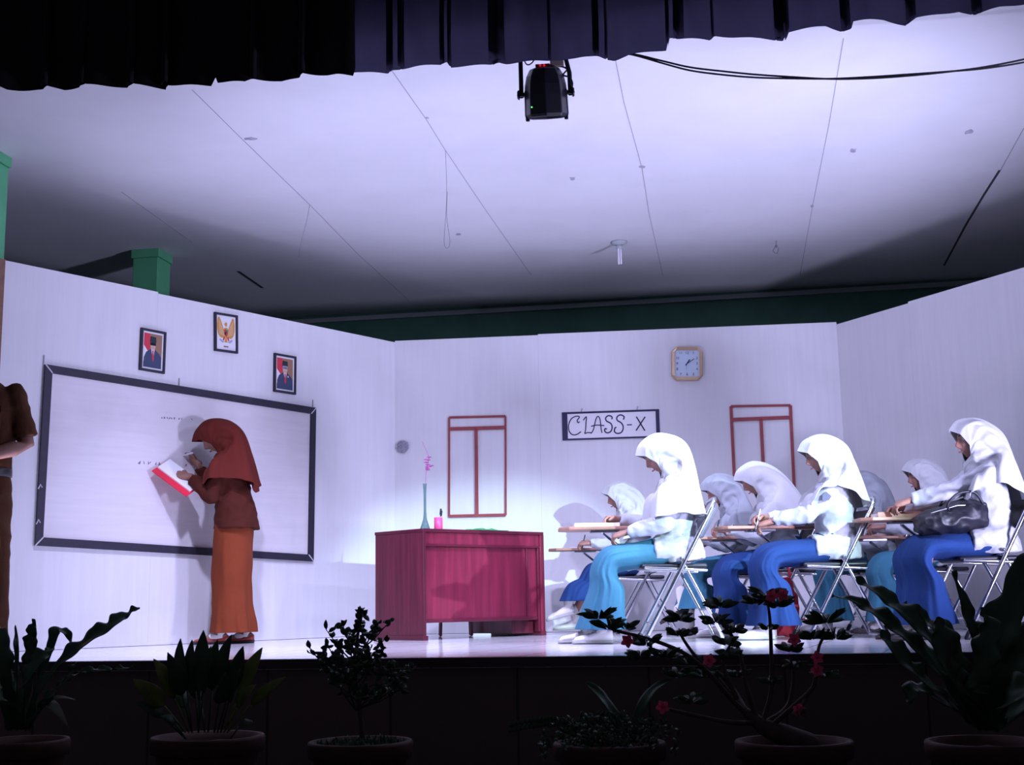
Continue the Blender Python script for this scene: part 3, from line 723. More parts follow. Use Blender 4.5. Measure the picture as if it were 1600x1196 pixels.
def shoe(parent, pos, yaw, m, sm, pitch=0.0, kind='sneaker', strap=False, s=1.0):
    """pos: point on the floor under the ankle"""
    Rm = Matrix.Rotation(yaw, 3, 'Z') @ Matrix.Rotation(pitch, 3, 'Y'); P = V(pos)
    def T(v): return P+Rm @ (V(v)*s)
    hgt = [0.085, 0.092, 0.088, 0.070, 0.055, 0.048, 0.040, 0.022] if kind == 'sneaker' else [0.055, 0.058, 0.045, 0.030, 0.030, 0.036, 0.032, 0.018]
    xs = [-0.062, -0.045, -0.005, 0.045, 0.090, 0.130, 0.160, 0.178]; wd = [0.018, 0.032, 0.034, 0.036, 0.041, 0.042, 0.034, 0.014]
    bm = bmesh.new(); up = Rm @ V((0, 0, 1))*s; sd = Rm @ V((0, 1, 0))*s
    loft(bm, [(T((x, 0, 0.012+(h-0.012)/2)), sd*w_, up*((h-0.012)/2+0.002)) for x, h, w_ in zip(xs, hgt, wd)], 20)
    o = link('shoe', bm, m, parent)
    bm = bmesh.new(); loft(bm, [(T((x*1.03, 0, 0.012)), sd*(w_*1.08), up*0.012) for x, w_ in zip(xs, wd)], 16); link('sole', bm, sm, o)
    if kind == 'sneaker':
        for k in range(4):
            x = 0.035+0.022*k; h = 0.074-0.0055*k*1.6
            bm = bmesh.new(); tube(bm, [T((x, -0.026, h-0.014)), T((x+0.004, 0, h+0.003)), T((x, 0.026, h-0.014))], 0.004*s, 6); link('lace', bm, sm, o)
    if strap:
        bm = bmesh.new(); tube(bm, [T((0.015, -0.036, 0.03)), T((0.02, -0.02, 0.064)), T((0.02, 0.02, 0.064)), T((0.015, 0.036, 0.03))], 0.006*s, 6); link('strap', bm, m, o)
    return o

def face_parts(root, Mh, body):
    for s in (-1, 1):
        bm = bmesh.new(); ball(bm, Mh @ V((0.0650, 0.031*s, 0.002)), 0.0105, 12)
        c = Mh @ V((0.0650, 0.031*s, 0.002)); f = (Mh.to_3x3() @ V((1, 0.08*s, -0.25))).normalized()
        for fc in bm.faces:
            if (fc.calc_center_median()-c).normalized().dot(f) > 0.86: fc.material_index = 1
        link('eye', bm, ['eyew', 'eyed'], root)
        bm = bmesh.new(); tube(bm, [Mh @ V((0.088, 0.014*s, 0.020)), Mh @ V((0.086, 0.030*s, 0.026)), Mh @ V((0.072, 0.047*s, 0.021))], [0.0022, 0.0028, 0.0016], 6); link('eyebrow', bm, 'brow', root)
    bm = bmesh.new(); tube(bm, [Mh @ V((0.074, -0.018, -0.072)), Mh @ V((0.0855, -0.009, -0.070)), Mh @ V((0.088, 0, -0.071)), Mh @ V((0.0855, 0.009, -0.070)), Mh @ V((0.074, 0.018, -0.072))], [0.002, 0.0045, 0.005, 0.0045, 0.002], 6, flat=1.0)
    link('lips', bm, 'lip_', root)

def seated(name, label, loc, yaw, seed, lean=8, nod=25, headyaw=0, rh=(0.42, -0.15, 0.755), lh=(0.34, 0.12, 0.66), skirt='blue', veil='veil', cloth='whitecloth',
           feet=((0.52, 0.09, 0, 0), (0.50, -0.09, 0, 0)), shoem=('shoew', 'sole', 'sneaker', False), hem=1.0, back=0.0, front=0.0, wide=1.0, scale=1.0, badge=False, curl=(0.75, 0.6), kneeup=0.0,
           hemx=0.0, folds=0.016, skin='skin', knees=None, skirt_rings=None, neckfwd=0.0, fold_amp=0.034, lift=0.0, lowz=0.085, peak=0.0, nape=0.0):
    root = thing(name, label, 'person', loc, yaw, scale=scale)
    rnd = random.Random(seed)
    hip = V((0, 0, 0.545)); L = R(lean); sp = V((math.sin(L), 0, math.cos(L))); fw = V((math.cos(L), 0, -math.sin(L))); Y = V((0, 1, 0))
    neck = hip+sp*0.455+V((neckfwd, 0, 0)); hc = neck+sp*0.075+V((0.035+0.030*math.sin(R(nod)), 0, 0.085-0.02*math.sin(R(nod))))
    Mh = Matrix.Translation(hc) @ (Matrix.Rotation(R(headyaw), 4, 'Z') @ Matrix.Rotation(R(nod), 4, 'Y'))
    Mt = Matrix.Translation(neck) @ Matrix.Rotation(L*0.8, 4, 'Y')
    sh = {1: neck+Y*0.155-sp*0.045, -1: neck-Y*0.155-sp*0.045}
    H_ = {1: V(lh), -1: V(rh)}; E_ = {}
    for s in (1, -1): E_[s], H_[s] = ik(sh[s], H_[s], 0.255, 0.235, V((-0.5, 0.45*s, -1)))
    kn = {1: V((0.44, 0.10, 0.51+kneeup)), -1: V((0.43, -0.10, 0.50))}
    if knees: kn[1] = V(knees[0]); kn[-1] = V(knees[1])
    an = {}
    for s, f in zip((1, -1), feet): an[s] = V((f[0], f[1], f[2]+0.085))
    # ---- body
    bm = bmesh.new()
    loft(bm, [(hip-sp*0.07, Y*0.12, fw*0.09), (hip, Y*0.155, fw*0.105), (hip+sp*0.15, Y*0.115, fw*0.085), (hip+sp*0.3, Y*0.135, fw*0.095), (hip+sp*0.40, Y*0.15, fw*0.08), (neck-sp*0.01, Y*0.07, fw*0.055)], 20)
    tube(bm, [neck-sp*0.03, hc+(Mh.to_3x3() @ V((-0.03, 0, -0.05)))], [0.05, 0.046], 14)
    for s in (1, -1):
        tube(bm, [sh[s], E_[s], H_[s]], [0.042, 0.034, 0.022], 12)
        tube(bm, [hip+Y*0.08*s, kn[s]-V((0.005, 0, -0.008)), an[s]+V((0, 0, 0.05)), an[s]-V((0, 0, 0.03))], [0.066, 0.040, 0.032, 0.032], 12)
    bm = voxel(bm, 0.012, 2)
    sculpt_head(bm, Mh)
    grip = {}
    for s in (1, -1):
        d = (H_[s]-E_[s]).normalized(); d = (d+V((0.25, -0.15*s, -0.1))).normalized()
        tips, th = hand(bm, H_[s], d, V((0, 0.45*s, 1)), -s*-1 if False else (-1 if s == 1 else 1), curl[0] if s == -1 else curl[1])
        grip[s] = (tips[0]+th)*0.5
    link('body', bm, skin, root)
    face_parts(root, Mh, None)
    # ---- shirt
    bm = bmesh.new()
    loft(bm, [(hip-sp*0.060, Y*0.212, fw*0.150), (hip-sp*0.02, Y*0.205, fw*0.148), (hip+sp*0.10, Y*0.165, fw*0.120), (hip+sp*0.25, Y*0.165, fw*0.120), (hip+sp*0.37, Y*0.175, fw*0.105), (hip+sp*0.425, Y*0.13, fw*0.08), (neck, Y*0.065, fw*0.062)], 28)
    loft(bm, [(V((-0.02, 0, 0.575)), Y*0.200, Z*0.10), (V((0.08, 0, 0.562)), Y*0.212, Z*0.098), (V((0.17, 0, 0.552)), Y*0.206, Z*0.088)], 28)
    for s in (1, -1):
        wv = (H_[s]-E_[s]).normalized()
        tube(bm, [sh[s], sh[s].lerp(E_[s], 0.5), E_[s]], [0.060, 0.058, 0.055], 14)
        tube(bm, [E_[s], E_[s].lerp(H_[s], 0.45)], [0.056, 0.050], 14)
        q = H_[s]-wv*0.012; u, v = frame_of(wv); loft(bm, [(E_[s].lerp(H_[s], 0.4), u*0.050, v*0.050), (q-wv*0.05, u*0.043, v*0.043), (q-wv*0.045, u*0.039, v*0.039), (q, u*0.038, v*0.038)], 16)
    bm = voxel(bm, 0.008, 3, 0.007, (11, 11, 16), seed)
    so = link('shirt', bm, cloth, root)
    if badge:
        c = sh[1].lerp(E_[1], 0.50)+Y*0.080; bm = bmesh.new()
        u = (E_[1]-sh[1]).normalized(); u = (u-Y*u.dot(Y)).normalized(); w_ = u.cross(Y).normalized()
        pts = [c+w_*a-u*b for a, b in ((-0.022, 0.03), (0.022, 0.03), (0.026, 0.0), (0.0, -0.032), (-0.026, 0.0))]
        a_ = [bm.verts.new(p-Y*0.006) for p in pts]; b_ = [bm.verts.new(p+Y*0.004) for p in pts]
        bm.faces.new(a_); bm.faces.new(b_); [bm.faces.new((a_[i], b_[i], b_[(i+1) % 5], a_[(i+1) % 5])) for i in range(5)]
        bo = link('sleeve_badge', bm, mat('badge_cloth', (0.10, 0.10, 0.16), 0.8), so, smooth=False)
    # ---- skirt
    K = (kn[1]+kn[-1])*0.5; kw = 0.105+abs(kn[1].y-kn[-1].y)*0.5
    F = (an[1]+an[-1])*0.5; hx = F.x-0.07+hemx
    def ring(x, z, tx, tz, a, b, y=0.0): t = V((tx, 0, tz)).normalized(); return (V((x, y, z)), Y*a, V((-t.z, 0, t.x))*b)
    rings = skirt_rings(ring) if skirt_rings else [
        ring(0.00, 0.70, 0.1, -1, 0.140, 0.085), ring(0.02, 0.61, 0.3, -1, 0.172, 0.110), ring(0.06, 0.555, 1, -0.7, 0.195, 0.120),
        ring(0.18, 0.535, 1, -0.1, 0.185, 0.088), ring(K.x-0.10, K.z+0.015, 1, -0.05, kw*0.95, 0.080), ring(K.x, K.z-0.005, 1, -0.6, kw, 0.082),
        ring(K.x+0.035, K.z-0.085, 0.45, -1, kw+0.005, 0.092), ring(K.x*0.6+hx*0.4, 0.30+lowz*0.4, (hx-K.x), -0.4, kw+0.015, 0.105), ring(hx*0.8+K.x*0.2, 0.14+lowz*0.8, (hx-K.x), -0.4, kw+0.03, 0.125), ring(hx, lowz, 0, -1, kw+0.045, 0.155)]
    garment(root, 'skirt', rings, skirt, seed, fold_amp)
    # ---- feet
    for s, f in zip((1, -1), feet):
        bm = bmesh.new(); pz = an[s]; tube(bm, [pz+V((0, 0, 0.09)), pz+V((-0.005, 0, -0.01)), pz+V((0.03, 0, -0.045))], [0.041, 0.036, 0.032], 14); link('sock', bm, 'sock', root)
        shoe(root, (f[0], f[1], f[2]), R(f[3]), shoem[0], shoem[1], pitch=R(f[4]) if len(f) > 4 else 0, kind=shoem[2], strap=shoem[3])
    hijab(root, Mh, Mt, veil, seed, hem, back, front, wide, folds, peak, 0.0, lift)
    root['_'] = 0; del root['_']
    Mr = Matrix.Translation(V(loc)) @ Matrix.Rotation(yaw, 4, 'Z') @ Matrix.Scale(scale, 4)
    return root, Mr, grip

def pen(Mr, p, d, label, m='black', L=0.14, name='pen', r=0.0045):
    P = Mr @ p; D = (Mr.to_3x3() @ V(d)).normalized()
    t = thing(name, label, name.replace('_', ' '), P-D*L*0.35, rot=(D.to_track_quat('Z', 'Y')).to_euler())
    bm = bmesh.new(); tube(bm, [(0, 0, 0.01), (0, 0, L*0.9)], r, 8); link('barrel', bm, m, t)
    bm = bmesh.new(); loft(bm, [((0, 0, -0.004), (0.0006, 0, 0), (0, 0.0006, 0)), ((0, 0, 0.012), (r, 0, 0), (0, r, 0))], 8); link('tip', bm, 'metalgrey', t)
    return t

# ------------------------------------------------------------------ folding chair with writing tablet
def chair(label, loc, yaw, scale=1.0, seatm='vinyl', src=None, tabx=(0.24, 0.74), post=True):
    t = thing('folding_chair', label, 'chair', loc, yaw, 'chrome folding chairs with writing tablets', scale=scale)
    # back-and-front-leg hoop
    hw = 0.215; top = V((-0.205, 0, 0.86)); ft = V((0.255, 0, 0.02))
    P = [ft+V((0, hw, 0)), top+V((0.035, hw, -0.07))]+[top+V((0.035-0.035*math.sin(a), hw*0.76+hw*0.24*math.cos(a) if False else hw-0.06+0.06*math.cos(a), -0.07+0.07*math.sin(a))) for a in (0.5, 1.0, 1.4)]
    full = P+[V((p.x, -p.y, p.z)) for p in P[::-1]]
    bm = bmesh.new(); tube(bm, full, 0.0125, 12); link('back_hoop', bm, 'chrome', t)
    # rear-leg hoop, pivoting at the seat
    P = [V((0.02, hw-0.03, 0.50)), V((-0.20, hw-0.03, 0.06)), V((-0.215, hw-0.045, 0.022)), V((-0.215, hw-0.08, 0.016))]
    bm = bmesh.new(); tube(bm, P+[V((p.x, -p.y, p.z)) for p in P[::-1]], 0.0115, 12); link('rear_legs', bm, 'chrome', t)
    bm = bmesh.new(); tube(bm, [V((0.205, -hw, 0.115)), V((0.205, hw, 0.115))], 0.0085, 10); link('cross_bar', bm, 'chrome', t)
    bm = bmesh.new(); tube(bm, [V((-0.135, -hw+0.03, 0.19)), V((-0.135, hw-0.03, 0.19))], 0.0085, 10); link('cross_bar', bm, 'chrome', t)
    for s in (1, -1):
        bm = bmesh.new(); tube(bm, [V((0.235, (hw-0.02)*s, 0.445)), V((-0.13, (hw-0.02)*s, 0.425))], 0.009, 8); link('seat_rail', bm, 'chrome', t)
        bm = bmesh.new(); tube(bm, [V((0.02, (hw-0.045)*s, 0.50)), V((0.02, (hw+0.012)*s, 0.50))], 0.011, 8); link('pivot_bolt', bm, 'metalgrey', t)
        bm = bmesh.new(); tube(bm, [ft+V((0.006, hw*s, -0.012)), ft+V((-0.012, hw*s, 0.02))], 0.0165, 10); link('foot_cap', bm, 'vinyl', t)
    # padded seat
    bm = bmesh.new(); box(bm, -0.14, 0.26, -0.185, 0.185, 0.438, 0.468); o = link('seat', bm, 'vinyl', t); bevel(o, 0.014, 3)
    # curved back panel
    bm = bmesh.new(); n = 12; fr = []
    for z0, z1, d in ((0.62, 0.80, 0.0), (0.62, 0.80, 0.022)): pass
    def bp(y, z, d):
        lx = top.x+(0.86-z)/(0.86-0.02)*(ft.x-top.x); return V((lx-0.045*(1-(y/hw)**2)-d, y, z))
    rows = [[bm.verts.new(bp(-hw+0.005+(2*hw-0.01)*i/n, z, d)) for i in range(n+1)] for z, d in ((0.625, 0), (0.71, -0.004), (0.80, 0), (0.80, 0.020), (0.71, 0.024), (0.625, 0.020))]
    for a, b in zip(rows, rows[1:]+rows[:1]):
        for i in range(n): bm.faces.new((a[i], a[i+1], b[i+1], b[i]))
    for i in (0, n): bm.faces.new([r[i] for r in rows])
    o = link('backrest', bm, seatm, t); bevel(o, 0.006, 2)
    # writing tablet on the right
    bm = bmesh.new(); x0, x1 = tabx
    out = [(x0, -0.10), (x0+0.05, -0.06), (x1-0.06, -0.03), (x1, -0.09), (x1, -0.27), (x1-0.05, -0.32), (x0+0.12, -0.32), (x0-0.12, -0.30), (x0-0.20, -0.28), (x0-0.20, -0.22), (x0-0.02, -0.20)]
    a = [bm.verts.new((x, y, 0.692)) for x, y in out]; b = [bm.verts.new((x, y, 0.712)) for x, y in out]; bm.faces.new(a); bm.faces.new(b)
    for i in range(len(out)): bm.faces.new((a[i], b[i], b[(i+1) % len(out)], a[(i+1) % len(out)]))
    o = link('writing_tablet', bm, 'tablet', t, smooth=False); bevel(o, 0.004)
    bm = bmesh.new(); tube(bm, [V((0.22, -0.225, 0.445)), V((x0+0.10, -0.225, 0.58)), V((x0+0.22, -0.215, 0.675)), V((x0+0.22, -0.18, 0.686))], 0.0105, 10); link('tablet_post', bm, 'chrome', t)
    bm = bmesh.new(); box(bm, x0+0.12, x0+0.30, -0.24, -0.12, 0.680, 0.692); link('tablet_bracket', bm, 'metalgrey', t, smooth=False)
    return t
def rel(Mr, p): return Mr @ V(p)

# ------------------------------------------------------------------ placing the class
def place_px(px, D, py=1000): p = at(px, py, D); return (p.x, D, 0.0)
PI_ = PI
def student(hx, D, label, clabel, yaw=0, cs=None, seatm='vinyl', tabx=(0.24, 0.74), **k):
    loc = place_px(hx, D); Y_ = PI+R(yaw)
    root, Mr, grip = seated('person', label, loc, Y_, **k)
    sc = k.get('scale', 1.0)
    c = chair(clabel, loc, Y_, sc, seatm, tabx=tabx)
    return root, Mr, grip
# A: front, nearest the desk
A = student(1068, 7.60, 'seated girl in white hijab and bright skirt, front row, nearest the red desk', 'folding chair of the front girl nearest the desk, grey back panel',
            seed=3, lean=6, nod=26, rh=(0.36, -0.17, 0.76), lh=(0.33, 0.10, 0.665), skirt='teal', hem=1.12, back=-0.02, front=0.0, wide=1.05, feet=((0.50, 0.09, 0, 0), (0.58, -0.08, 0, 4)), hemx=0.02, seatm='greyvinyl', scale=0.955)
Bp = student(1012, 9.75, 'smaller girl in white hijab writing, farthest left of the seated class', 'folding chair of the leftmost far girl, tablet reaching to the desk',
             seed=5, lean=14, nod=14, rh=(0.44, -0.17, 0.755), lh=(0.46, 0.08, 0.745), skirt='blue', feet=((0.66, 0.10, 0.15, 0, 14), (0.60, -0.09, 0.03, 0)), lowz=0.27, scale=0.90, back=0.03, tabx=(0.28, 0.80), neckfwd=0.03)
Cp = student(1186, 9.0, 'girl in shaded grey-white hijab and teal skirt bending over her tablet behind the front girl', 'folding chair of the shaded-veil girl behind the front girl',
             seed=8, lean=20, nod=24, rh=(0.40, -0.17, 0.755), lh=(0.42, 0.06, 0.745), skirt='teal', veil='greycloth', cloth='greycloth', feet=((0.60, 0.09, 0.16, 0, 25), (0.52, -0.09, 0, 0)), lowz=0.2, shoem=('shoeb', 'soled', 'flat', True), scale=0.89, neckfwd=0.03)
Dp = student(1242, 8.45, 'girl whose plain white hijab glows brightest, bent low below the right mock window', 'folding chair of the brightest-veiled girl below the right mock window',
             seed=13, lean=20, nod=28, rh=(0.44, -0.16, 0.76), lh=(0.44, 0.08, 0.75), skirt='blue', back=0.12, folds=0.004, hem=1.1, feet=((0.53, 0.09, 0.0, 0), (0.50, -0.09, 0, 0)), scale=0.91)
Ep = student(1317, 7.75, 'seated girl with pen, white hijab and a grey badge on her sleeve', 'shiny chrome folding chair of the front girl with the sleeve badge',
             seed=21, lean=3, nod=15, rh=(0.42, -0.12, 0.765), lh=(0.40, 0.00, 0.735), skirt='blue', badge=True, back=0.02, feet=((0.50, 0.07, 0.0, 0), (0.46, -0.08, 0.0, 0)), lift=0.12, hem=0.85, hemx=0.0, knees=((0.44, 0.08, 0.52), (0.42, -0.08, 0.50)), scale=0.95)
Fp = student(1388, 9.2, 'girl in shaded grey-white hijab half hidden behind the girl with the sleeve badge', 'folding chair of the half hidden shaded-veil girl',
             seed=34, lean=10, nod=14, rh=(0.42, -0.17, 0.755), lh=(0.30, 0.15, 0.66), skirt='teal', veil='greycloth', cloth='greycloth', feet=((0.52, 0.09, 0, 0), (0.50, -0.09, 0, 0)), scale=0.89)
Gp = student(1480, 8.65, 'girl in white hijab raising a pencil hand, seated behind the girl with the black bag', 'folding chair of the girl behind the black bag',
             seed=55, lean=5, nod=8, rh=(0.46, -0.14, 0.79), lh=(0.44, 0.10, 0.775), skirt='teal', feet=((0.52, 0.09, 0, 0), (0.50, -0.09, 0, 0)), shoem=('shoeb', 'soled', 'flat', False), scale=0.90, neckfwd=0.02)
Hp = student(1562, 7.30, 'rightmost seated girl in white hijab with a black bag on her lap', 'folding chair of the rightmost girl, cut by the picture edge',
             seed=89, lean=3, nod=2, rh=(0.46, -0.20, 0.775), lh=(0.47, 0.00, 0.80), skirt='blue', back=0.03, feet=((0.48, 0.12, 0, 0), (0.50, -0.12, 0, 0)), shoem=('shoeb', 'soled', 'flat', False), knees=((0.42, 0.13, 0.51), (0.45, -0.13, 0.53)), hem=0.95, lift=0.08, scale=0.965)
for S_, lb in ((Ep, 'pen held by the girl with the sleeve badge'), (Bp, 'pen held by the farthest left seated girl'), (Fp, 'pen held by the half hidden shaded-veil girl'), (Gp, 'pencil held by the girl behind the black bag'),
               (Dp, 'pen held by the brightest-veiled girl')):
    pen(S_[1], S_[2][-1], (-0.25, 0.1, 1), lb, 'tape' if S_ in (Ep, Gp) else 'black')
def notebook(Mr, x, y, z, w, d, h, m, label, rz=0.0):
    t = thing('notebook', label, 'notebook', Mr @ V((x, y, z)), rot=(0, 0, Mr.to_3x3().normalized().to_euler().z+rz))
    bbox('cover', (-w/2, w/2, -d/2, d/2, 0, h), m, t, 0.001)
    bbox('pages', (-w/2+0.004, w/2+0.001, -d/2-0.001, d/2-0.004, h*0.2, h*0.8), 'paper', t, 0)
    return t
notebook(Ep[1], 0.50, -0.20, 0.7135, 0.26, 0.20, 0.010, 'vinyl', 'dark notebook under the pen of the girl with the sleeve badge')
notebook(A[1], 0.50, -0.19, 0.7135, 0.27, 0.20, 0.022, 'paper', 'thick white notebook on the tablet of the front girl nearest the desk')
notebook(Bp[1], 0.50, -0.19, 0.7135, 0.22, 0.17, 0.006, 'paper', 'thin notebook on the tablet of the farthest left girl')
notebook(Gp[1], 0.50, -0.20, 0.7135, 0.22, 0.17, 0.012, 'tablet', 'brown notebook before the girl behind the black bag')
notebook(Hp[1], 0.50, -0.20, 0.7135, 0.25, 0.20, 0.030, 'tablet', 'thick brown book on the tablet of the rightmost girl')

# black handbag on the rightmost girl's lap
Mr = Hp[1]; t = thing('handbag', 'slouchy black leather handbag lying on the rightmost girl\'s lap', 'bag', Mr @ V((0.26, 0.10, 0.60)), rot=(0, 0, Mr.to_euler().z))
bm = bmesh.new(); X = V((1, 0, 0)); Y = V((0, 1, 0)); Z = V((0, 0, 1))
loft(bm, [(V((-0.21, 0, 0.10)), Y*0.03, Z*0.035), (V((-0.18, 0, 0.10)), Y*0.09, Z*0.075), (V((-0.08, 0, 0.10)), Y*0.12, Z*0.095), (V((0.03, 0, 0.075)), Y*0.13, Z*0.085), (V((0.14, 0, 0.06)), Y*0.12, Z*0.07), (V((0.20, 0, 0.05)), Y*0.06, Z*0.04)], 28)
bm = voxel(bm, 0.007, 3, 0.009, (11, 11, 15), 4); link('bag_body', bm, 'leather', t)
for dy in (-0.04, 0.09):
    bm = bmesh.new(); tube(bm, crom([(-0.15, dy, 0.16), (-0.10, dy+0.02, 0.22), (-0.01, dy+0.03, 0.215), (0.05, dy+0.02, 0.16), (0.04, dy, 0.12)], 6), 0.008, 8); link('strap', bm, 'leather', t)
bm = bmesh.new(); tube(bm, [(-0.17, 0.07, 0.155), (0.0, 0.105, 0.15), (0.14, 0.09, 0.11)], 0.004, 6); link('zip', bm, 'metalgrey', t)

# red cloth bag standing on the floor between the chairs
p = place_px(1230, 8.25); t = thing('cloth_bag', 'limp red cloth bag standing among the chair legs of the front row', 'bag', p, R(8))
bm = bmesh.new(); loft(bm, [(V((0, 0, 0.005)), X*0.075, Y*0.05), (V((0, 0, 0.08)), X*0.085, Y*0.06), (V((0.01, 0, 0.22)), X*0.07, Y*0.045), (V((0.0, 0, 0.33)), X*0.055, Y*0.03), (V((-0.01, 0, 0.36)), X*0.05, Y*0.015)], 24)
bm = voxel(bm, 0.008, 2, 0.012, (10, 10, 7), 2); link('bag_body', bm, 'redcloth', t)
bm = bmesh.new(); tube(bm, crom([(-0.05, 0, 0.34), (-0.035, 0, 0.43), (0.03, 0, 0.43), (0.045, 0, 0.34)], 6), 0.008, 8); link('strap', bm, 'redcloth', t)

# ------------------------------------------------------------------ the teacher in brown, writing on the board
def teacher():
    loc = place_px(356, 8.88); yaw = PI
    root = thing('person', 'teacher in rust-brown hijab, tunic and long skirt writing on the whiteboard', 'person', loc, yaw)
    Y = V((0, 1, 0)); hip = V((-0.03, 0, 0.84)); neck = V((0.035, 0, 1.285)); sp = (neck-hip).normalized(); fw = V((sp.z, 0, -sp.x))
    hc = V((0.118, 0, 1.425)); Mh = Matrix.Translation(hc) @ Matrix.Rotation(R(6), 4, 'Z') @ Matrix.Rotation(R(36), 4, 'Y'); Mt = Matrix.Translation(neck) @ Matrix.Rotation(R(8), 4, 'Y')
    sh = {1: neck+Y*0.15-sp*0.045, -1: neck-Y*0.15-sp*0.045}
    T = {1: V((0.262, 0.10, 1.135)), -1: V((0.255, -0.10, 1.245))}; E = {}
    E[1], T[1] = ik(sh[1], T[1], 0.26, 0.24, V((-0.35, 0.3, -1))); E[-1], T[-1] = ik(sh[-1], T[-1], 0.26, 0.24, V((-0.2, -0.4, -1)))
    feet = {1: V((0.04, 0.075, 0)), -1: V((-0.10, -0.075, 0))}
    bm = bmesh.new()
    loft(bm, [(hip-sp*0.06, Y*0.13, fw*0.09), (hip+sp*0.02, Y*0.155, fw*0.10), (hip+sp*0.17, Y*0.115, fw*0.085), (hip+sp*0.32, Y*0.135, fw*0.09), (neck-sp*0.05, Y*0.13, fw*0.07), (neck, Y*0.06, fw*0.05)], 20)
    tube(bm, [neck-sp*0.03, hc+(Mh.to_3x3() @ V((-0.03, 0, -0.05)))], [0.05, 0.046], 14)
    for s in (1, -1):
        tube(bm, [sh[s], E[s], T[s]], [0.042, 0.034, 0.023], 12)
        f = feet[s]; tube(bm, [hip+Y*0.075*s, V((f.x*0.4-0.02, f.y, 0.47)), f+V((0, 0, 0.12)), f+V((0, 0, 0.05))], [0.075, 0.05, 0.033, 0.033], 12)
        tube(bm, [f+V((-0.03, 0, 0.045)), f+V((0.06, 0, 0.035)), f+V((0.13, 0, 0.025))], [0.032, 0.030, 0.020], 12)
    bm = voxel(bm, 0.011, 2)
    sculpt_head(bm, Mh)
    t1, th1 = hand(bm, T[1], V((1, 0.1, 0.15)), V((0.3, 0.75, 0.6)), -1, 0.55, 0.8)
    t2, th2 = hand(bm, T[-1], V((0.85, -0.30, 0.45)), V((-0.3, -0.8, 0.45)), 1, 0.75, 0.9)
    link('body', bm, 'skind', root); face_parts(root, Mh, None)
    bm = bmesh.new()
    loft(bm, [(V((-0.045, 0, 0.775)), Y*0.205, X*0.150), (V((-0.04, 0, 0.88)), Y*0.190, X*0.140), (V((-0.02, 0, 1.02)), Y*0.158, X*0.118), (V((0.0, 0, 1.14)), Y*0.168, X*0.120), (neck-sp*0.05, Y*0.155, fw*0.095), (neck-sp*0.01, Y*0.09, fw*0.07), (neck+sp*0.015, Y*0.06, fw*0.06)], 30)
    for s in (1, -1):
        tube(bm, [sh[s], sh[s].lerp(E[s], 0.5), E[s]], [0.056, 0.055, 0.054], 14); tube(bm, [E[s], E[s].lerp(T[s], 0.45)], [0.054, 0.048], 14)
        wv = (T[s]-E[s]).normalized(); u, v = frame_of(wv); loft(bm, [(E[s].lerp(T[s], 0.4), u*0.048, v*0.048), (T[s]-wv*0.035, u*0.040, v*0.040)], 16)
    bm = voxel(bm, 0.008, 3, 0.008, (9, 9, 12), 3.3); link('tunic', bm, 'brown', root)
    rg = []
    for z, x, a, b in ((0.86, -0.03, 0.165, 0.12), (0.78, -0.03, 0.18, 0.128), (0.62, -0.025, 0.178, 0.130), (0.45, -0.02, 0.172, 0.128), (0.30, -0.02, 0.172, 0.130), (0.18, -0.025, 0.185, 0.142), (0.075, -0.03, 0.20, 0.155)):
        rg.append((V((x, 0, z)), Y*a, X*b))
    garment(root, 'skirt', rg, 'orange', 9, 0.022, 7, 0.1)
    hijab(root, Mh, Mt, 'rust', 17, 0.86, 0.0, -0.02, 1.0, 0.014, 0.012, 0.09)
    for s in (1, -1):
        f = feet[s]; bm = bmesh.new(); tube(bm, [f+V((-0.005, 0, 0.14)), f+V((-0.01, 0, 0.05)), f+V((0.05, 0, 0.042))], [0.037, 0.035, 0.030], 12); link('sock', bm, 'sock', root)
        shoe(root, f, 0, 'shoer', 'soled', 0, 'flat')
    Mr = Matrix.Translation(V(loc)) @ Matrix.Rotation(yaw, 4, 'Z')
    pen(Mr, (t2[0]+th2)*0.5, (-1, 0.45, 0.15), 'white marker in the teacher\'s raised hand at the board', 'tape', 0.13, 'marker', 0.0075)
    # open red-backed register: white page block on a red cover that shows as a strip below
    c = Mr @ (T[1]+V((0.075, 0.03, -0.02)))
    b = thing('register_book', 'open register with white pages and a red cover in the teacher\'s hand', 'book', c)
    a_ = V((0.80, -0.02, -0.60)).normalized(); b_ = V((0.35, 0.80, 0.48)); b_ = (b_-a_*b_.dot(a_)).normalized(); n_ = a_.cross(b_)
    if n_.y > 0: n_ = -n_; b_ = -b_; sg = -1
    else: sg = 1
    b.rotation_euler = Matrix((a_, b_*1.0, a_.cross(b_))).transposed().to_euler()
    lo, hi = (-0.085, 0.11)
    top = 1 if a_.cross(b_).y < 0 else -1
    bm = bmesh.new(); box(bm, -0.16, 0.14, lo, hi, -0.006, 0.0); link('cover', bm, 'redbook', b, smooth=False)
    bm = bmesh.new(); box(bm, -0.155, 0.13, lo+0.055, hi, *((0.0, 0.010) if top > 0 else (-0.016, -0.006))); link('pages', bm, 'paper', b, smooth=False)
    return root
teacher()

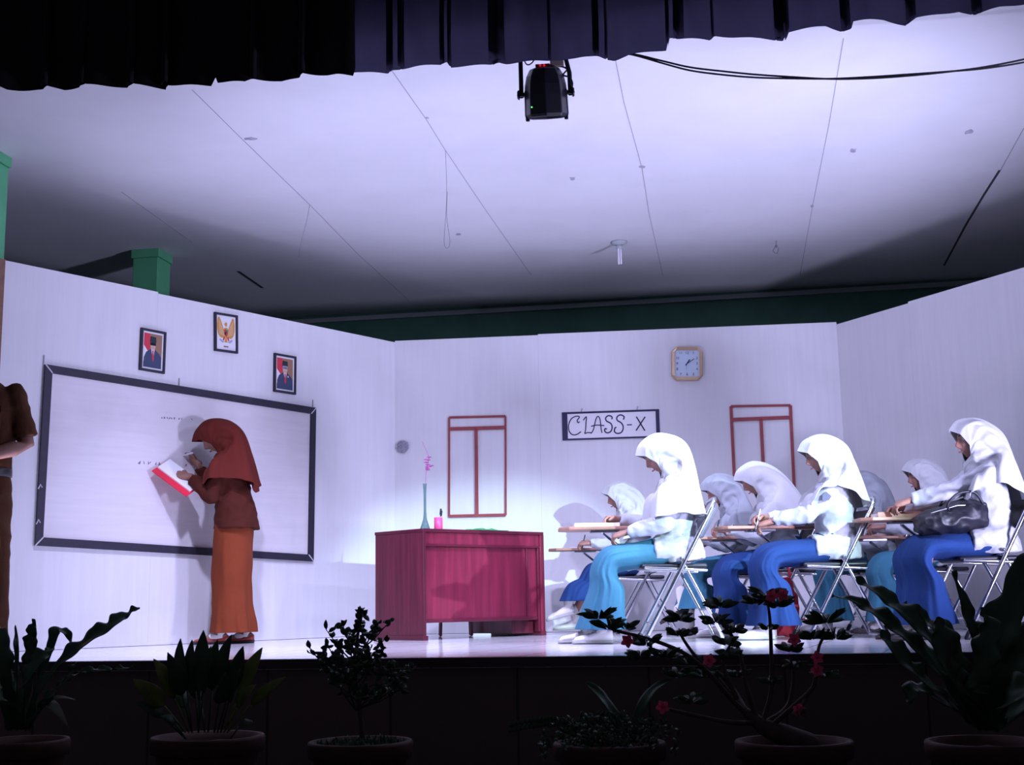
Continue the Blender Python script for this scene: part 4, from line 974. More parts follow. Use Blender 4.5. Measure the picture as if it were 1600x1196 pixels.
# ------------------------------------------------------------------ the man at the left edge
def man():
    D = 6.6; p = at(-47, 900, D); loc = (p.x, D, 0.0); yaw = R(-90+8)
    root = thing('person', 'man in khaki-brown short-sleeved uniform with belt and watch, cut by the left edge', 'person', loc, yaw)
    Y = V((0, 1, 0)); hip = V((0, 0, 0.93)); neck = V((0.0, 0, 1.44)); hc = V((0.02, 0, 1.585)); Mh = Matrix.Translation(hc) @ Matrix.Rotation(R(5), 4, 'Y')
    sh = {1: V((0, 0.172, 1.365)), -1: V((0, -0.172, 1.365))}
    E = {1: V((-0.01, 0.245, 1.10)), -1: V((-0.01, -0.245, 1.10))}; T = {1: V((0.185, 0.075, 1.015)), -1: V((0.20, -0.06, 1.03))}
    feet = {1: V((0.02, 0.12, 0)), -1: V((0.0, -0.12, 0))}
    bm = bmesh.new()
    loft(bm, [(hip-Z*0.08, Y*0.14, X*0.10), (hip, Y*0.16, X*0.11), (hip+Z*0.16, Y*0.145, X*0.10), (hip+Z*0.34, Y*0.17, X*0.11), (neck-Z*0.05, Y*0.13, X*0.075), (neck, Y*0.065, X*0.06)], 20)
    tube(bm, [neck-Z*0.04, hc+V((-0.02, 0, -0.05))], [0.058, 0.054], 14)
    for s in (1, -1):
        tube(bm, [sh[s], E[s], E[s].lerp(T[s], 0.3), T[s]], [0.052, 0.042, 0.043, 0.027], 14)
        f = feet[s]; tube(bm, [hip+Y*0.085*s, V((0.02, f.y, 0.50)), f+V((0, 0, 0.10))], [0.085, 0.058, 0.04], 12)
    bm = voxel(bm, 0.010, 2)
    sculpt_head(bm, Mh)
    hand(bm, T[1], V((0.35, -0.9, -0.1)), V((1, 0.3, 0.3)), 1, 0.35, 0.5, 1.1); hand(bm, T[-1], V((0.2, 0.95, -0.15)), V((1, -0.2, 0.2)), -1, 0.3, 0.4, 1.1)
    link('body', bm, 'skind', root); face_parts(root, Mh, None)
    bm = bmesh.new(); g = bmesh.ops.create_uvsphere(bm, u_segments=32, v_segments=20, radius=1)
    for v in g['verts']:
        c = v.co.copy(); z = c.z*0.120; z = max(z, 0.015 if c.x > 0.1 else -0.05); v.co = Mh @ V((c.x*0.100-0.008, c.y*0.084, z+0.01))
    link('hair', bm, 'brow', root)
    bm = bmesh.new()
    loft(bm, [(V((0, 0, 0.935)), Y*0.175, X*0.125), (V((0, 0, 1.02)), Y*0.178, X*0.128), (V((0, 0, 1.15)), Y*0.185, X*0.130), (V((0, 0, 1.28)), Y*0.195, X*0.132), (V((0, 0, 1.37)), Y*0.18, X*0.11), (V((0, 0, 1.43)), Y*0.09, X*0.075), (V((0, 0, 1.455)), Y*0.066, X*0.066)], 32)
    for s in (1, -1):
        tube(bm, [sh[s], sh[s].lerp(E[s], 0.5)], [0.062, 0.060], 14); wv = (E[s]-sh[s]).normalized(); u, v = frame_of(wv)
        loft(bm, [(sh[s].lerp(E[s], 0.4), u*0.060, v*0.060), (sh[s].lerp(E[s], 0.86), u*0.068, v*0.064)], 18)
    bm = voxel(bm, 0.008, 3, 0.006, (9, 9, 12), 6); so = link('shirt', bm, 'olive', root)
    bm = bmesh.new(); box(bm, 0.128, 0.140, 0.045, 0.145, 1.165, 1.275); o = link('breast_pocket', bm, 'olive', so, smooth=False); bevel(o, 0.004)
    bm = bmesh.new(); prism(bm, [(0.0, 0), (0.11, 0), (0.11, -0.035), (0.055, -0.055), (0, -0.035)], 0, 0.008); bmesh.ops.rotate(bm, verts=bm.verts, cent=(0, 0, 0), matrix=Matrix.Rotation(R(90), 3, 'Z')); bmesh.ops.translate(bm, verts=bm.verts, vec=(0.146, 0.04, 1.285)); link('pocket_flap', bm, 'olive', so, smooth=False)
    for s in (1, -1):
        bm = bmesh.new(); a_ = [bm.verts.new(v) for v in ((0.055, 0.01*s, 1.425), (0.05, 0.066*s, 1.47), (0.085, 0.085*s, 1.43), (0.118, 0.055*s, 1.375))]
        r = bmesh.ops.extrude_face_region(bm, geom=[bm.faces.new(a_)]); bmesh.ops.translate(bm, verts=[v for v in r['geom'] if isinstance(v, bmesh.types.BMVert)], vec=(0.006, 0, 0.006)); link('collar', bm, 'olive', so, smooth=False)
    bm = bmesh.new(); rs = [(r0, z) for r0, z in ((1.0, 0.93), (1.02, 0.933), (1.02, 0.972), (1.0, 0.975))]
    loft(bm, [(V((0, 0, z)), Y*0.172*k+Y*0.006, X*0.124*k+X*0.004) for k, z in rs], 32); link('belt', bm, 'shoeb', root)
    bm = bmesh.new(); box(bm, 0.128, 0.136, -0.025, 0.025, 0.930, 0.975); link('belt_buckle', bm, 'metalgrey', root, smooth=False)
    bm = bmesh.new()
    loft(bm, [(V((0, 0, 0.94)), Y*0.170, X*0.120), (V((0, 0, 0.86)), Y*0.185, X*0.130), (V((0, 0, 0.76)), Y*0.182, X*0.120)], 30)
    for s in (1, -1):
        loft(bm, [(V((0, 0.092*s, 0.84)), Y*0.092, X*0.118), (V((0.01, 0.100*s, 0.62)), Y*0.090, X*0.098), (V((0.015, 0.112*s, 0.40)), Y*0.080, X*0.085), (V((0.01, 0.120*s, 0.06)), Y*0.082, X*0.092)], 22)
    bm = voxel(bm, 0.009, 3, 0.006, (7, 7, 8), 8); link('trousers', bm, 'olive', root)
    for s in (1, -1): shoe(root, feet[s], R(8*s), 'shoeb', 'soled', 0, 'sneaker', False, 1.15)
    # watch on his left wrist
    wv = (T[1]-E[1]).normalized(); u, v = frame_of(wv); c = T[1]-wv*0.035
    bm = bmesh.new(); loft(bm, [(c-wv*0.010, u*0.0325, v*0.0325), (c+wv*0.010, u*0.0315, v*0.0315)], 20)
    w_ = link('wristwatch', bm, 'tape', root)
    d = (V((1, 0.2, 0.2))-wv*V((1, 0.2, 0.2)).dot(wv)).normalized(); bm = bmesh.new(); q = d.cross(wv); loft(bm, [(c+d*0.028, wv*0.018, q*0.018), (c+d*0.040, wv*0.017, q*0.017)], 18); link('watch_face', bm, 'metalgrey', w_)
man()

# ------------------------------------------------------------------ teacher's desk
N_, L_, R_ = onz(661, 826, 0.75), onz(582, 832, 0.75), onz(848, 832, 0.75)
dx = (R_-N_); dx.z = 0; W_ = dx.length; ang = math.atan2(dx.y, dx.x); Dp_ = ((L_-N_).length)
print('desk', N_, L_, R_, W_, Dp_, math.degrees(ang))
desk = thing('desk', 'dark red varnished wooden teacher\'s desk standing left of the class', 'desk', (N_.x, N_.y, 0), ang)
Dp_ = 0.54
bbox('side_panel', (0.0, 0.025, 0.0, Dp_, 0.03, 0.728), 'deskshade', desk, 0.002)
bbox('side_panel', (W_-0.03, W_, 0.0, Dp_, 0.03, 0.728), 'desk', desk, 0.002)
bbox('desktop', (-0.004, W_+0.004, -0.004, Dp_+0.004, 0.728, 0.750), 'desktrim', desk, 0.003)
bbox('top_rail', (0.025, W_-0.03, 0.012, 0.035, 0.645, 0.728), 'desk', desk, 0.002)
bbox('rail_lip', (0.025, W_-0.03, 0.004, 0.020, 0.632, 0.645), 'desktrim', desk, 0.002)
bbox('front_panel', (0.025, W_-0.15, 0.035, 0.050, 0.135, 0.645), 'desk', desk, 0)
bbox('stile', (W_-0.15, W_-0.135, 0.022, 0.05, 0.135, 0.645), 'desktrim', desk, 0.002)
bbox('stile', (W_-0.135, W_-0.03, 0.030, 0.05, 0.135, 0.645), 'desk', desk, 0.002)
bbox('stile', (W_-0.05, W_-0.03, 0.010, 0.05, 0.03, 0.645), 'desktrim', desk, 0.002)
bbox('bottom_rail', (0.025, W_-0.05, 0.022, 0.055, 0.115, 0.138), 'desktrim', desk, 0.002)
bbox('foot_skid', (-0.008, 0.035, -0.008, Dp_+0.01, 0.0, 0.032), 'desktrim', desk, 0.003)
bbox('foot_skid', (W_-0.038, W_+0.008, -0.008, Dp_+0.01, 0.0, 0.032), 'desktrim', desk, 0.003)
bbox('corner_edge', (-0.003, 0.010, -0.006, 0.004, 0.03, 0.73), 'desktrim', desk, 0.002)
bbox('corner_edge', (W_-0.008, W_+0.003, -0.006, 0.004, 0.03, 0.73), 'desktrim', desk, 0.002)
ped = bbox('drawer_pedestal', (W_-0.25, W_-0.03, 0.08, Dp_-0.02, 0.02, 0.70), 'deskshade', desk, 0.003)
for k in range(3):
    z0 = 0.06+0.21*k; d = bbox('drawer', (W_-0.235, W_-0.045, Dp_-0.02, Dp_-0.002, z0, z0+0.19), 'desk', ped, 0.003)
    bm = bmesh.new(); ball(bm, (W_-0.14, Dp_+0.008, z0+0.095), 0.014, 12); link('knob', bm, 'metalgrey', d)
Md = Matrix.Translation((N_.x, N_.y, 0)) @ Matrix.Rotation(ang, 4, 'Z')
# vase with a flowering twig
p = at(664, 800, 8.86); t = thing('bud_vase', 'slender green glass bud vase on the near corner of the red desk', 'vase', (p.x, 8.86, 0.750))
bm = bmesh.new(); lathe(bm, [(0.001, 0), (0.030, 0), (0.034, 0.006), (0.026, 0.03), (0.013, 0.07), (0.009, 0.12), (0.009, 0.24), (0.012, 0.30), (0.014, 0.315), (0.011, 0.315), (0.007, 0.24), (0.006, 0.1), (0.001, 0.05)], 24); link('glass', bm, 'vase', t)
f = thing('flower_twig', 'purple flowering twig standing in the bud vase', 'flower', (p.x, 8.86, 0.80))
bm = bmesh.new(); st = crom([(0, 0, 0), (0.002, 0, 0.2), (0.012, 0, 0.36), (0.028, 0.01, 0.44), (0.010, 0.01, 0.50), (-0.016, 0, 0.56)], 6); tube(bm, st, 0.0022, 6); link('stem', bm, 'flower', f)
random.seed(7)
for k in range(11):
    c = V(random.choice([(0.02, 0, 0.38), (0.028, 0, 0.42), (0.018, 0, 0.46), (0.0, 0, 0.345), (0.035, 0, 0.36), (0.0, 0, 0.50), (0.05, 0, 0.40)]))+V((random.uniform(-0.02, 0.015), random.uniform(-0.015, 0.015), random.uniform(-0.015, 0.015)))
    bm = bmesh.new()
    for q in range(4):
        a = q*PI/2+k; tube(bm, [c, c+V((math.cos(a)*0.010, math.sin(a)*0.008, 0.004)), c+V((math.cos(a)*0.017, math.sin(a)*0.014, 0.0))], [0.003, 0.0055, 0.002], 6)
    link('blossom', bm, 'flower', f)
# pink pencil cup
p = at(685, 820, 8.95); t = thing('pencil_cup', 'pink pencil cup beside the bud vase on the red desk', 'cup', (p.x, 8.95, 0.750))
bm = bmesh.new(); lathe(bm, [(0.001, 0), (0.028, 0), (0.030, 0.004), (0.030, 0.085), (0.027, 0.085), (0.026, 0.006), (0.001, 0.005)], 24); link('cup_wall', bm, 'pink', t)
for k, (a, b, L, m_) in enumerate(((0.012, 0.005, 0.135, 'black'), (0.016, -0.004, 0.12, 'black'))):
    q = thing('pen', 'dark-capped pen standing in the pink pencil cup' if k == 0 else 'shorter dark pen leaning right in the pink pencil cup', 'pen', (p.x+a*0.3, 8.95+b, 0.757))
    bm = bmesh.new(); tube(bm, [(0, 0, 0.004), (a*0.9, 0, L*0.75)], 0.0035, 8); link('barrel', bm, 'tape', q)
    bm = bmesh.new(); tube(bm, [(a*0.9, 0, L*0.75), (a*1.2, 0, L)], 0.0065, 8); link('cap', bm, m_, q)
# crumpled green cloth
p = Md @ V((0.66, 0.14, 0.75))
bm = bmesh.new(); n = 26; g = []
for i in range(n+1):
    for j in range(n+1):
        x, y = i/n*2-1, j/n*2-1; r = min(1, math.hypot(x, y)); q = V((x*3, y*3, 4)); g.append(bm.verts.new((x*0.20*(1-0.1*r), y*0.09, 0.004+0.018*(1-r**2)*(0.7+0.9*noise.noise(q))+0.004)))
for i in range(n):
    for j in range(n): bm.faces.new((g[i*(n+1)+j], g[(i+1)*(n+1)+j], g[(i+1)*(n+1)+j+1], g[i*(n+1)+j+1]))
o = link('green_cloth', bm, 'greencloth'); o.location = p; o.rotation_euler = (0, 0, ang); sd = o.modifiers.new('t', 'SOLIDIFY'); sd.thickness = 0.003
tag(o, 'small rumpled green cloth lying on the right half of the red desk', 'cloth')
# stool behind the desk, only its legs show through the gap
p = at(712, 985, 9.75); t = thing('stool', 'wooden stool behind the red desk, only its thin legs showing', 'stool', (p.x, 9.75, 0), R(5))
bm = bmesh.new(); lathe(bm, [(0.001, 0.44), (0.15, 0.44), (0.155, 0.45), (0.15, 0.47), (0.001, 0.47)], 28); link('seat', bm, 'desk', t)
for a, b in ((1, 1), (1, -1), (-1, 1), (-1, -1)):
    bm = bmesh.new(); tube(bm, [(a*0.10, b*0.09, 0.44), (a*0.115, b*0.10, 0.012)], 0.011, 8); link('leg', bm, 'desktrim', t)

# ------------------------------------------------------------------ things on the ceiling
c = onz(967, 378, CEIL); t = thing('bare_bulb', 'unlit white compact bulb in a round ceiling socket', 'lamp', (c.x, c.y, CEIL))
bm = bmesh.new(); lathe(bm, [(0.001, -0.001), (0.068, -0.001), (0.066, -0.014), (0.035, -0.028), (0.001, -0.030)], 28); link('socket_plate', bm, 'trimw', t)
bm = bmesh.new(); lathe(bm, [(0.022, -0.028), (0.026, -0.045), (0.024, -0.062), (0.001, -0.064)], 20); link('socket', bm, 'trimw', t)
for k in range(3):
    a = k*2*PI/3; q = V((math.cos(a), math.sin(a), 0))*0.013
    bm = bmesh.new(); tube(bm, [q+V((0, 0, -0.06)), q+V((0, 0, -0.185))], 0.0085, 10); link('bulb_tube', bm, 'bulb', t)
def wire(label, pts, r=0.0018, m='metalgrey', cat='wire', name='hanging_wire'):
    bm = bmesh.new(); tube(bm, crom(pts, 8), r, 6); o = link(name, bm, m); tag(o, label, cat); return o
c = onz(696, 235, CEIL); D0 = c.y
wire('long thin wire loop hanging from the left ceiling panels', [c, at(698, 300, D0), at(696, 345, D0), at(694, 378, D0), at(698, 388, D0), at(703, 378, D0), at(698, 340, D0), at(699, 300, D0)], 0.0016)
c = onz(484, 320, CEIL); D0 = c.y
wire('short thin wire hanging from the left ceiling seam', [c, at(478, 350, D0), at(470, 380, D0), at(467, 402, D0)], 0.0016)
c = onz(1213, 376, CEIL); D0 = c.y
wire('small twisted wire hook on the ceiling right of the bulb', [c, at(1212, 385, D0), at(1208, 392, D0), at(1214, 396, D0), at(1216, 388, D0)], 0.003)
p = at(1000, 483, 12.6); t = thing('wall_sensor', 'small dark sensor box with a red dot high on the rear green wall', 'sensor', (p.x, 12.6, p.z), R(-10))
bbox('housing', (-0.055, 0.055, -0.04, 0.05, -0.035, 0.04), 'greyvinyl', t, 0.008)
bm = bmesh.new(); ball(bm, (0.005, -0.042, -0.005), 0.018, 12); link('lens', bm, 'redcloth', t)

# ------------------------------------------------------------------ stage lamp under the curtain
D = 6.28; C0 = at(853, 150, D); t = thing('par_can_lamp', 'black stage par lamp with side knobs hanging below the curtain edge', 'stage lamp', C0, R(-4))
t.rotation_euler = (R(17), R(-1.0), R(-4))
bm = bmesh.new(); loft(bm, [((0, 0, z), (r, 0, 0), (0, r, 0)) for r, z in ((0.060, 0.142), (0.078, 0.137), (0.098, 0.10), (0.108, 0.055), (0.113, 0.0), (0.115, -0.095), (0.110, -0.112), (0.1, -0.112), (0.095, -0.06), (0.02, -0.05))], 8)
o = link('housing', bm, 'lampblack', t, smooth=False); bevel(o, 0.006)
bm = bmesh.new(); lathe(bm, [(0.001, 0), (0.090, 0), (0.090, -0.006), (0.001, -0.008)], 24, (0, 0, -0.085)); link('lens', bm, 'metalgrey', t)
for s in (-1, 1):
    bm = bmesh.new(); box(bm, 0.100*s-0.010, 0.100*s+0.010, -0.02, 0.02, -0.125, 0.03); o = link('side_rib', bm, 'lampblack', t, smooth=False); bevel(o, 0.004)
    bm = bmesh.new(); tube(bm, [(0.108*s, 0, 0.012), (0.138*s, 0, 0.012)], 0.012, 12); k_ = link('knob_shaft', bm, 'lampblack', t)
    bm = bmesh.new(); loft(bm, [((0.136*s, 0, 0.012), (0, 0.020, 0), (0, 0, 0.024)), ((0.141*s, 0, 0.012), (0, 0.024, 0), (0, 0, 0.026)), ((0.148*s, 0, 0.012), (0, 0.018, 0), (0, 0, 0.020))], 14); link('knob', bm, 'lampblack', k_)
    bm = bmesh.new(); tube(bm, [(0.127*s, 0, 0.0), (0.127*s, 0, 0.11), (0.110*s, 0, 0.19), (0.04*s, 0, 0.225), (0, 0, 0.23)] if s > 0 else [(0.127*s, 0, 0.0), (0.122*s, 0, 0.19), (0.04*s, 0, 0.225), (0, 0, 0.23)], 0.006, 8, flat=2.0); link('yoke_arm', bm, 'lampblack', t)
bm = bmesh.new(); tube(bm, [(-0.005, 0, 0.22), (-0.005, 0, 0.40)], 0.014, 10); link('hanging_clamp', bm, 'lampblack', t)
bm = bmesh.new(); box(bm, -0.045, 0.03, -0.05, 0.0, 0.140, 0.158); o = link('rear_panel', bm, 'redplastic', t, smooth=False); bevel(o, 0.003)
for x in (-0.02, 0.0): 
    bm = bmesh.new(); ball(bm, (x, -0.052, 0.150), 0.006, 8); link('red_light', bm, 'ledred', t)
bm = bmesh.new(); ball(bm, (-0.073, -0.088, -0.060), 0.004, 8); link('green_light', bm, 'ledgreen', t)
bm = bmesh.new(); ball(bm, (-0.002, -0.109, -0.098), 0.0032, 8); link('green_light', bm, 'ledgreen', t)
bm = bmesh.new(); box(bm, 0.03, 0.10, -0.02, 0.05, 0.145, 0.20); o = link('junction_box', bm, 'brass', t, smooth=False); bevel(o, 0.004)
bm = bmesh.new(); tube(bm, crom([(0.07, 0, 0.15), (0.115, 0, 0.13), (0.095, -0.01, 0.10), (0.128, 0, 0.085), (0.140, 0, 0.05), (0.125, 0.01, 0.01)], 8), 0.0045, 8); link('power_cable', bm, 'lampblack', t)
bm = bmesh.new(); tube(bm, crom([(-0.02, 0.02, 0.24), (-0.06, 0, 0.175), (-0.09, 0, 0.165), (-0.10, 0, 0.20), (-0.07, 0, 0.26)], 8), 0.0035, 8); link('signal_cable', bm, 'lampblack', t)

# sagging pair of cables
for k, lb in ((0, 'lower black cable of the pair sagging across the upper right'), (1, 'upper black cable of the pair sagging across the upper right')):
    P = [at(x, y+(4 if k == 0 else 0)*math.sin((x-990)/85.0)-k*1.5, 6.3-0.0004*(x-990)) for x, y in ((960, 84), (990, 86), (1040, 98), (1080, 107), (1130, 113), (1180, 118), (1240, 122), (1300, 125), (1360, 124), (1420, 120), (1480, 114), (1540, 106), (1610, 92), (1700, 70))]
    bm = bmesh.new(); tube(bm, crom(P, 5), 0.0052, 8); tag(link('cable', bm, 'blackcurtain'), lb, 'cable')

# ------------------------------------------------------------------ curtains
def curtain(name, label, edge, pleats, m, v0, seed, ztop=4.3, zextra=0.0):
    rnd = random.Random(seed)
    def hit(px, py):  # point of the curtain plane seen at this pixel
        r = ray(px, py); o = S0+E2*v0; t_ = (o-CAMP).dot(E2)/r.dot(E2); p = CAMP+r*t_; q = p-S0; return q.dot(E1), p.z
    E = [hit(*p) for p in edge]; n = 420; us, zs, vs = [], [], []
    u0, u1 = E[0][0], E[-1][0]; pl = sorted((hit(px, 60)[0], w) for px, w in pleats)
    path = []; u = u0
    for i in range(n+1): path.append((u0+(u1-u0)*i/n, 0))
    out = []
    for (u, _) in path:
        out.append((u, 0.018*math.sin(u*9+seed)+0.012*math.sin(u*23+seed)))
        for pu, w in pl:
            if abs(u-pu) < (u1-u0)/n/2+1e-9: out += [(u+w, -0.012), (u+w*0.5, -0.018), (u+w*0.1, -0.022), (u-w*0.02, -0.030), (u+w*0.5, -0.034), (u+w*1.02, -0.030)]
    # restart ordering so that cloth overlaps in three layers at each pleat
    bm = bmesh.new(); nz = 10; rows = []
    def zb(u):
        if u <= E[0][0]: return E[0][1]
        for (a, za), (b, zb_) in zip(E, E[1:]):
            if a <= u <= b: return za+(zb_-za)*(u-a)/(b-a+1e-9)
        return E[-1][1]
    cols = []
    for k, (u, v) in enumerate(out):
        z0 = zb(u)
        cols.append([bm.verts.new((u+0.006*noise.noise(V((u*3, j*0.4, seed))), v0+v*(1-0.5*j/nz)+0.008*noise.noise(V((u*6, j*0.5, seed+5))), z0+(ztop-z0)*j/nz)) for j in range(nz+1)])
    for a, b in zip(cols, cols[1:]):
        for j in range(nz): bm.faces.new((a[j], b[j], b[j+1], a[j+1]))
    o = link(name, bm, m); o.location = S0; o.rotation_euler = (0, 0, R(-10))
    return tag(o, label, 'curtain')
curtain('valance_curtain', 'navy pleated valance curtain across the top right of the stage opening',
        [(520, 112), (556, 110), (605, 114), (612, 108), (640, 107), (690, 103), (698, 97), (704, 106), (770, 99), (775, 94), (790, 97), (860, 96), (900, 94), (935, 88), (948, 92), (960, 93), (985, 83), (1043, 77), (1047, 57), (1060, 61), (1110, 66), (1116, 58), (1180, 60), (1228, 60), (1233, 47), (1290, 41), (1315, 50), (1330, 47), (1332, 36), (1380, 33), (1415, 38), (1432, 26), (1500, 16), (1523, 24), (1530, 22), (1560, 14), (1600, 8), (1720, -8), (1900, -20)],
        [(606, 0.03), (622, 0.03), (690, 0.02), (700, 0.015), (766, 0.08), (856, 0.012), (925, 0.03), (945, 0.012), (1040, 0.018), (1052, 0.05), (1112, 0.012), (1212, 0.05), (1222, 0.03), (1315, 0.045), (1415, 0.045), (1522, 0.045)], 'curtain', 0.06, 2)
curtain('black_curtain', 'opaque black curtain filling the top left corner',
        [(-120, 138), (0, 136), (12, 141), (65, 139), (70, 133), (98, 139), (125, 137), (130, 131), (140, 134), (200, 138), (205, 131), (255, 137), (258, 130), (330, 135), (337, 121), (340, 130), (385, 130), (395, 124), (440, 126), (467, 120), (470, 112), (512, 118), (530, 118), (553, 121), (556, 108)],
        [(70, 0.03), (130, 0.03), (205, 0.03), (258, 0.03), (395, 0.03), (470, 0.03)], 'blackcurtain', -0.04, 5)

# ------------------------------------------------------------------ potted plants in front of the stage
FZ = -0.80
def pd(px): return 5.32-0.00036*(px-800)
def pot(px, rim_y, half_px, label, cat='potted plant', name='potted_plant', dd=0.0):
    D = pd(px)+dd; c = at(px, rim_y, D); r = half_px/2000*D; h = c.z-FZ
    t = thing(name, label, cat, (c.x, D, FZ))
    bm = bmesh.new(); lathe(bm, [(0.001, 0), (r*0.66, 0), (r*0.70, 0.01), (r*0.90, h-0.075), (r*0.91, h-0.07), (r*1.0, h-0.065), (r*1.02, h-0.01), (r, h), (r*0.90, h), (r*0.86, h-0.03), (r*0.80, h-0.05)], 40, cap=False); link('pot', bm, 'terracotta', t)
    bm = bmesh.new(); lathe(bm, [(r*0.85, h-0.045), (r*0.5, h-0.03), (0.001, h-0.025)], 32, cap=False)
    for v in bm.verts: v.co.z += 0.012*noise.noise(v.co*20)
    link('soil', bm, 'soil', t)
    return t, V((c.x, D, FZ)), h, r, D
def ruffled(bm, path, width, ruff=0.25, freq=9, seed=0, nrm=V((0, -0.55, 0.85)), curl=0.012, n=130):
    """long strap frond with lobed, wavy edges; real width and ripple in depth"""
    P = crom(path, max(4, n//(len(path)-1))); N = len(P); rows = []
    ln = sum((P[i+1]-P[i]).length for i in range(N-1)); s = 0
    for i, p in enumerate(P):
        t = (P[min(i+1, N-1)]-P[max(i-1, 0)]).normalized(); side = t.cross(nrm)
        if side.length < 0.1: side = t.cross(V((0, -1, 0)))
        side.normalize(); up = side.cross(t); u = i/(N-1)
        w = width*(math.sin(min(1, u*1.15+0.12)*PI*0.5)**0.8)*(1-u**4)**0.8*(1.0 if u < 0.6 else 1-(u-0.6)*0.9)+0.002
        row = []
        for k in range(-3, 4):
            f = k/3; ph = seed+(1.7 if k > 0 else 0); wob = math.sin(u*ln*freq*44+ph)*0.75+0.35*math.sin(u*ln*freq*79+ph*2)
            row.append(bm.verts.new(p+side*w*f*(1+ruff*wob*abs(f))+up*(curl*abs(f)**1.3*wob*1.6+w*0.22*abs(f)-0.0)))
        rows.append(row)
    for a, b in zip(rows, rows[1:]):
        for k in range(6): bm.faces.new((a[k], a[k+1], b[k+1], b[k]))
def leaf(bm, a, b, w, nrm=V((0, -0.7, 0.7)), bend=0.12, n=9, tipw=0.5):
    a, b = V(a), V(b); d = b-a; L = d.length; t = d.normalized(); side = t.cross(nrm)
    if side.length < 0.1: side = t.cross(V((0, 1, 0)))
    side.normalize(); up = side.cross(t); rows = []
    for i in range(n+1):
        u = i/n; ww = w*(math.sin(PI*min(1, u**tipw*1.0))**0.8 if 0 < u < 1 else 0.03); c = a+d*u+up*bend*L*math.sin(PI*u)
        rows.append([bm.verts.new(c+side*ww*f+up*abs(f)*ww*0.3) for f in (-1, 0, 1)])
    for p, q in zip(rows, rows[1:]):
        for k in range(2): bm.faces.new((p[k], p[k+1], q[k+1], q[k]))
def foliage(name, bm, m, t, org):
    bmesh.ops.translate(bm, verts=bm.verts, vec=-org); o = link(name, bm, m, t); sd = o.modifiers.new('t', 'SOLIDIFY'); sd.thickness = 0.0016; return o
def A(px, py, D, dz=0): return at(px, py, D+dz)

# 1 left fern with wavy fronds
t, O, h, r, D = pot(35, 1156, 68, 'large dark wavy-fronded fern at the left edge, rising over the stage lip')
base = (30, 1140)
for i, (pts, w, fr) in enumerate([
    ([(45, 1140, 0), (60, 1080, -.03), (110, 1022, -.06), (160, 985, -.05), (195, 962, 0), (218, 949, .03)], 0.047, 9),
    ([(40, 1140, 0), (62, 1060, .05), (78, 1012, .08), (90, 985, .1), (104, 990, .1), (114, 1008, .1)], 0.026, 8),
    ([(35, 1140, 0), (45, 1060, .0), (48, 1010, .02), (50, 985, .03), (54, 968, .05)], 0.030, 12),
    ([(25, 1140, 0), (26, 1060, .05), (26, 1010, .07), (24, 978, .1)], 0.010, 6),
    ([(40, 1140, 0), (80, 1080, -.1), (130, 1050, -.15), (175, 1046, -.15), (212, 1043, -.12)], 0.016, 12),
    ([(20, 1140, 0), (5, 1070, -.1), (2, 1010, -.1), (-5, 975, 0)], 0.05, 8),
    ([(20, 1140, 0), (10, 1060, .1), (-15, 1010, .1), (-40, 990, .1)], 0.04, 8),
    ([(40, 1140, 0), (75, 1100, -.12), (105, 1060, -.2), (120, 1035, -.22)], 0.045, 9),
    ([(30, 1140, 0), (30, 1090, -.15), (50, 1045, -.2), (72, 1020, -.18), (80, 1015, -.15)], 0.05, 9),
    ([(30, 1140, 0), (10, 1100, -.15), (-10, 1080, -.2), (-40, 1060, -.2)], 0.05, 9)]):
    bm = bmesh.new(); ruffled(bm, [A(x, y, D, z) for x, y, z in pts], w, 0.24, fr/8, i*1.3, curl=0.007); foliage('frond', bm, 'leaf', t, O)
bm = bmesh.new(); leaf(bm, A(72, 1100, D, -.1), A(108, 1140, D, -.16), 0.022, bend=0.35); foliage('pale_leaf', bm, 'paleleaf', t, O)
bm = bmesh.new(); leaf(bm, A(70, 1100, D, -.1), A(118, 1094, D, -.1), 0.012, bend=0.2); foliage('pale_leaf', bm, 'paleleaf', t, O)

# 2 broad-leaved plant with yellow-edged leaves
t, O, h, r, D = pot(325, 1150, 84, 'bushy broad-leaved plant with greenish yellow tips, in front of the writing teacher')
random.seed(12)
L2 = [((310, 1130), (318, 985), .034), ((300, 1130), (282, 998), .030), ((335, 1130), (362, 992), .034), ((340, 1130), (380, 1010), .034), ((350, 1130), (410, 1012), .030), ((355, 1130), (446, 1058), .024), ((290, 1130), (208, 1062), .036), ((285, 1135), (212, 1098), .026),
      ((295, 1130), (240, 1030), .034), ((300, 1130), (262, 1020), .034), ((325, 1130), (340, 1000), .034), ((320, 1130), (305, 1040), .036), ((335, 1130), (352, 1050), .034), ((350, 1130), (400, 1070), .032), ((300, 1130), (270, 1070), .036), ((345, 1130), (375, 1045), .034), ((310, 1130), (330, 1010), .03), ((310, 1130), (300, 1000), .03), ((360, 1140), (395, 1128), .018), ((290, 1140), (250, 1120), .02)]
for i, (a, b, w) in enumerate(L2):
    bm = bmesh.new(); dz = random.uniform(-.22, .12); st0 = A(a[0], a[1]+15, D, 0); m0 = A(a[0]*0.6+b[0]*0.4, a[1]*0.62+b[1]*0.38, D, dz*0.5)
    leaf(bm, m0, A(b[0], b[1], D, dz), w*1.05, V((random.uniform(-.5, .5), -0.8, 0.4)), 0.10, 10, 0.8); tube(bm, [st0, m0], 0.004, 6, cap=False); foliage('leaf', bm, 'leaf2' if i in (6, 8, 5, 4, 13) else 'leaf', t, O)

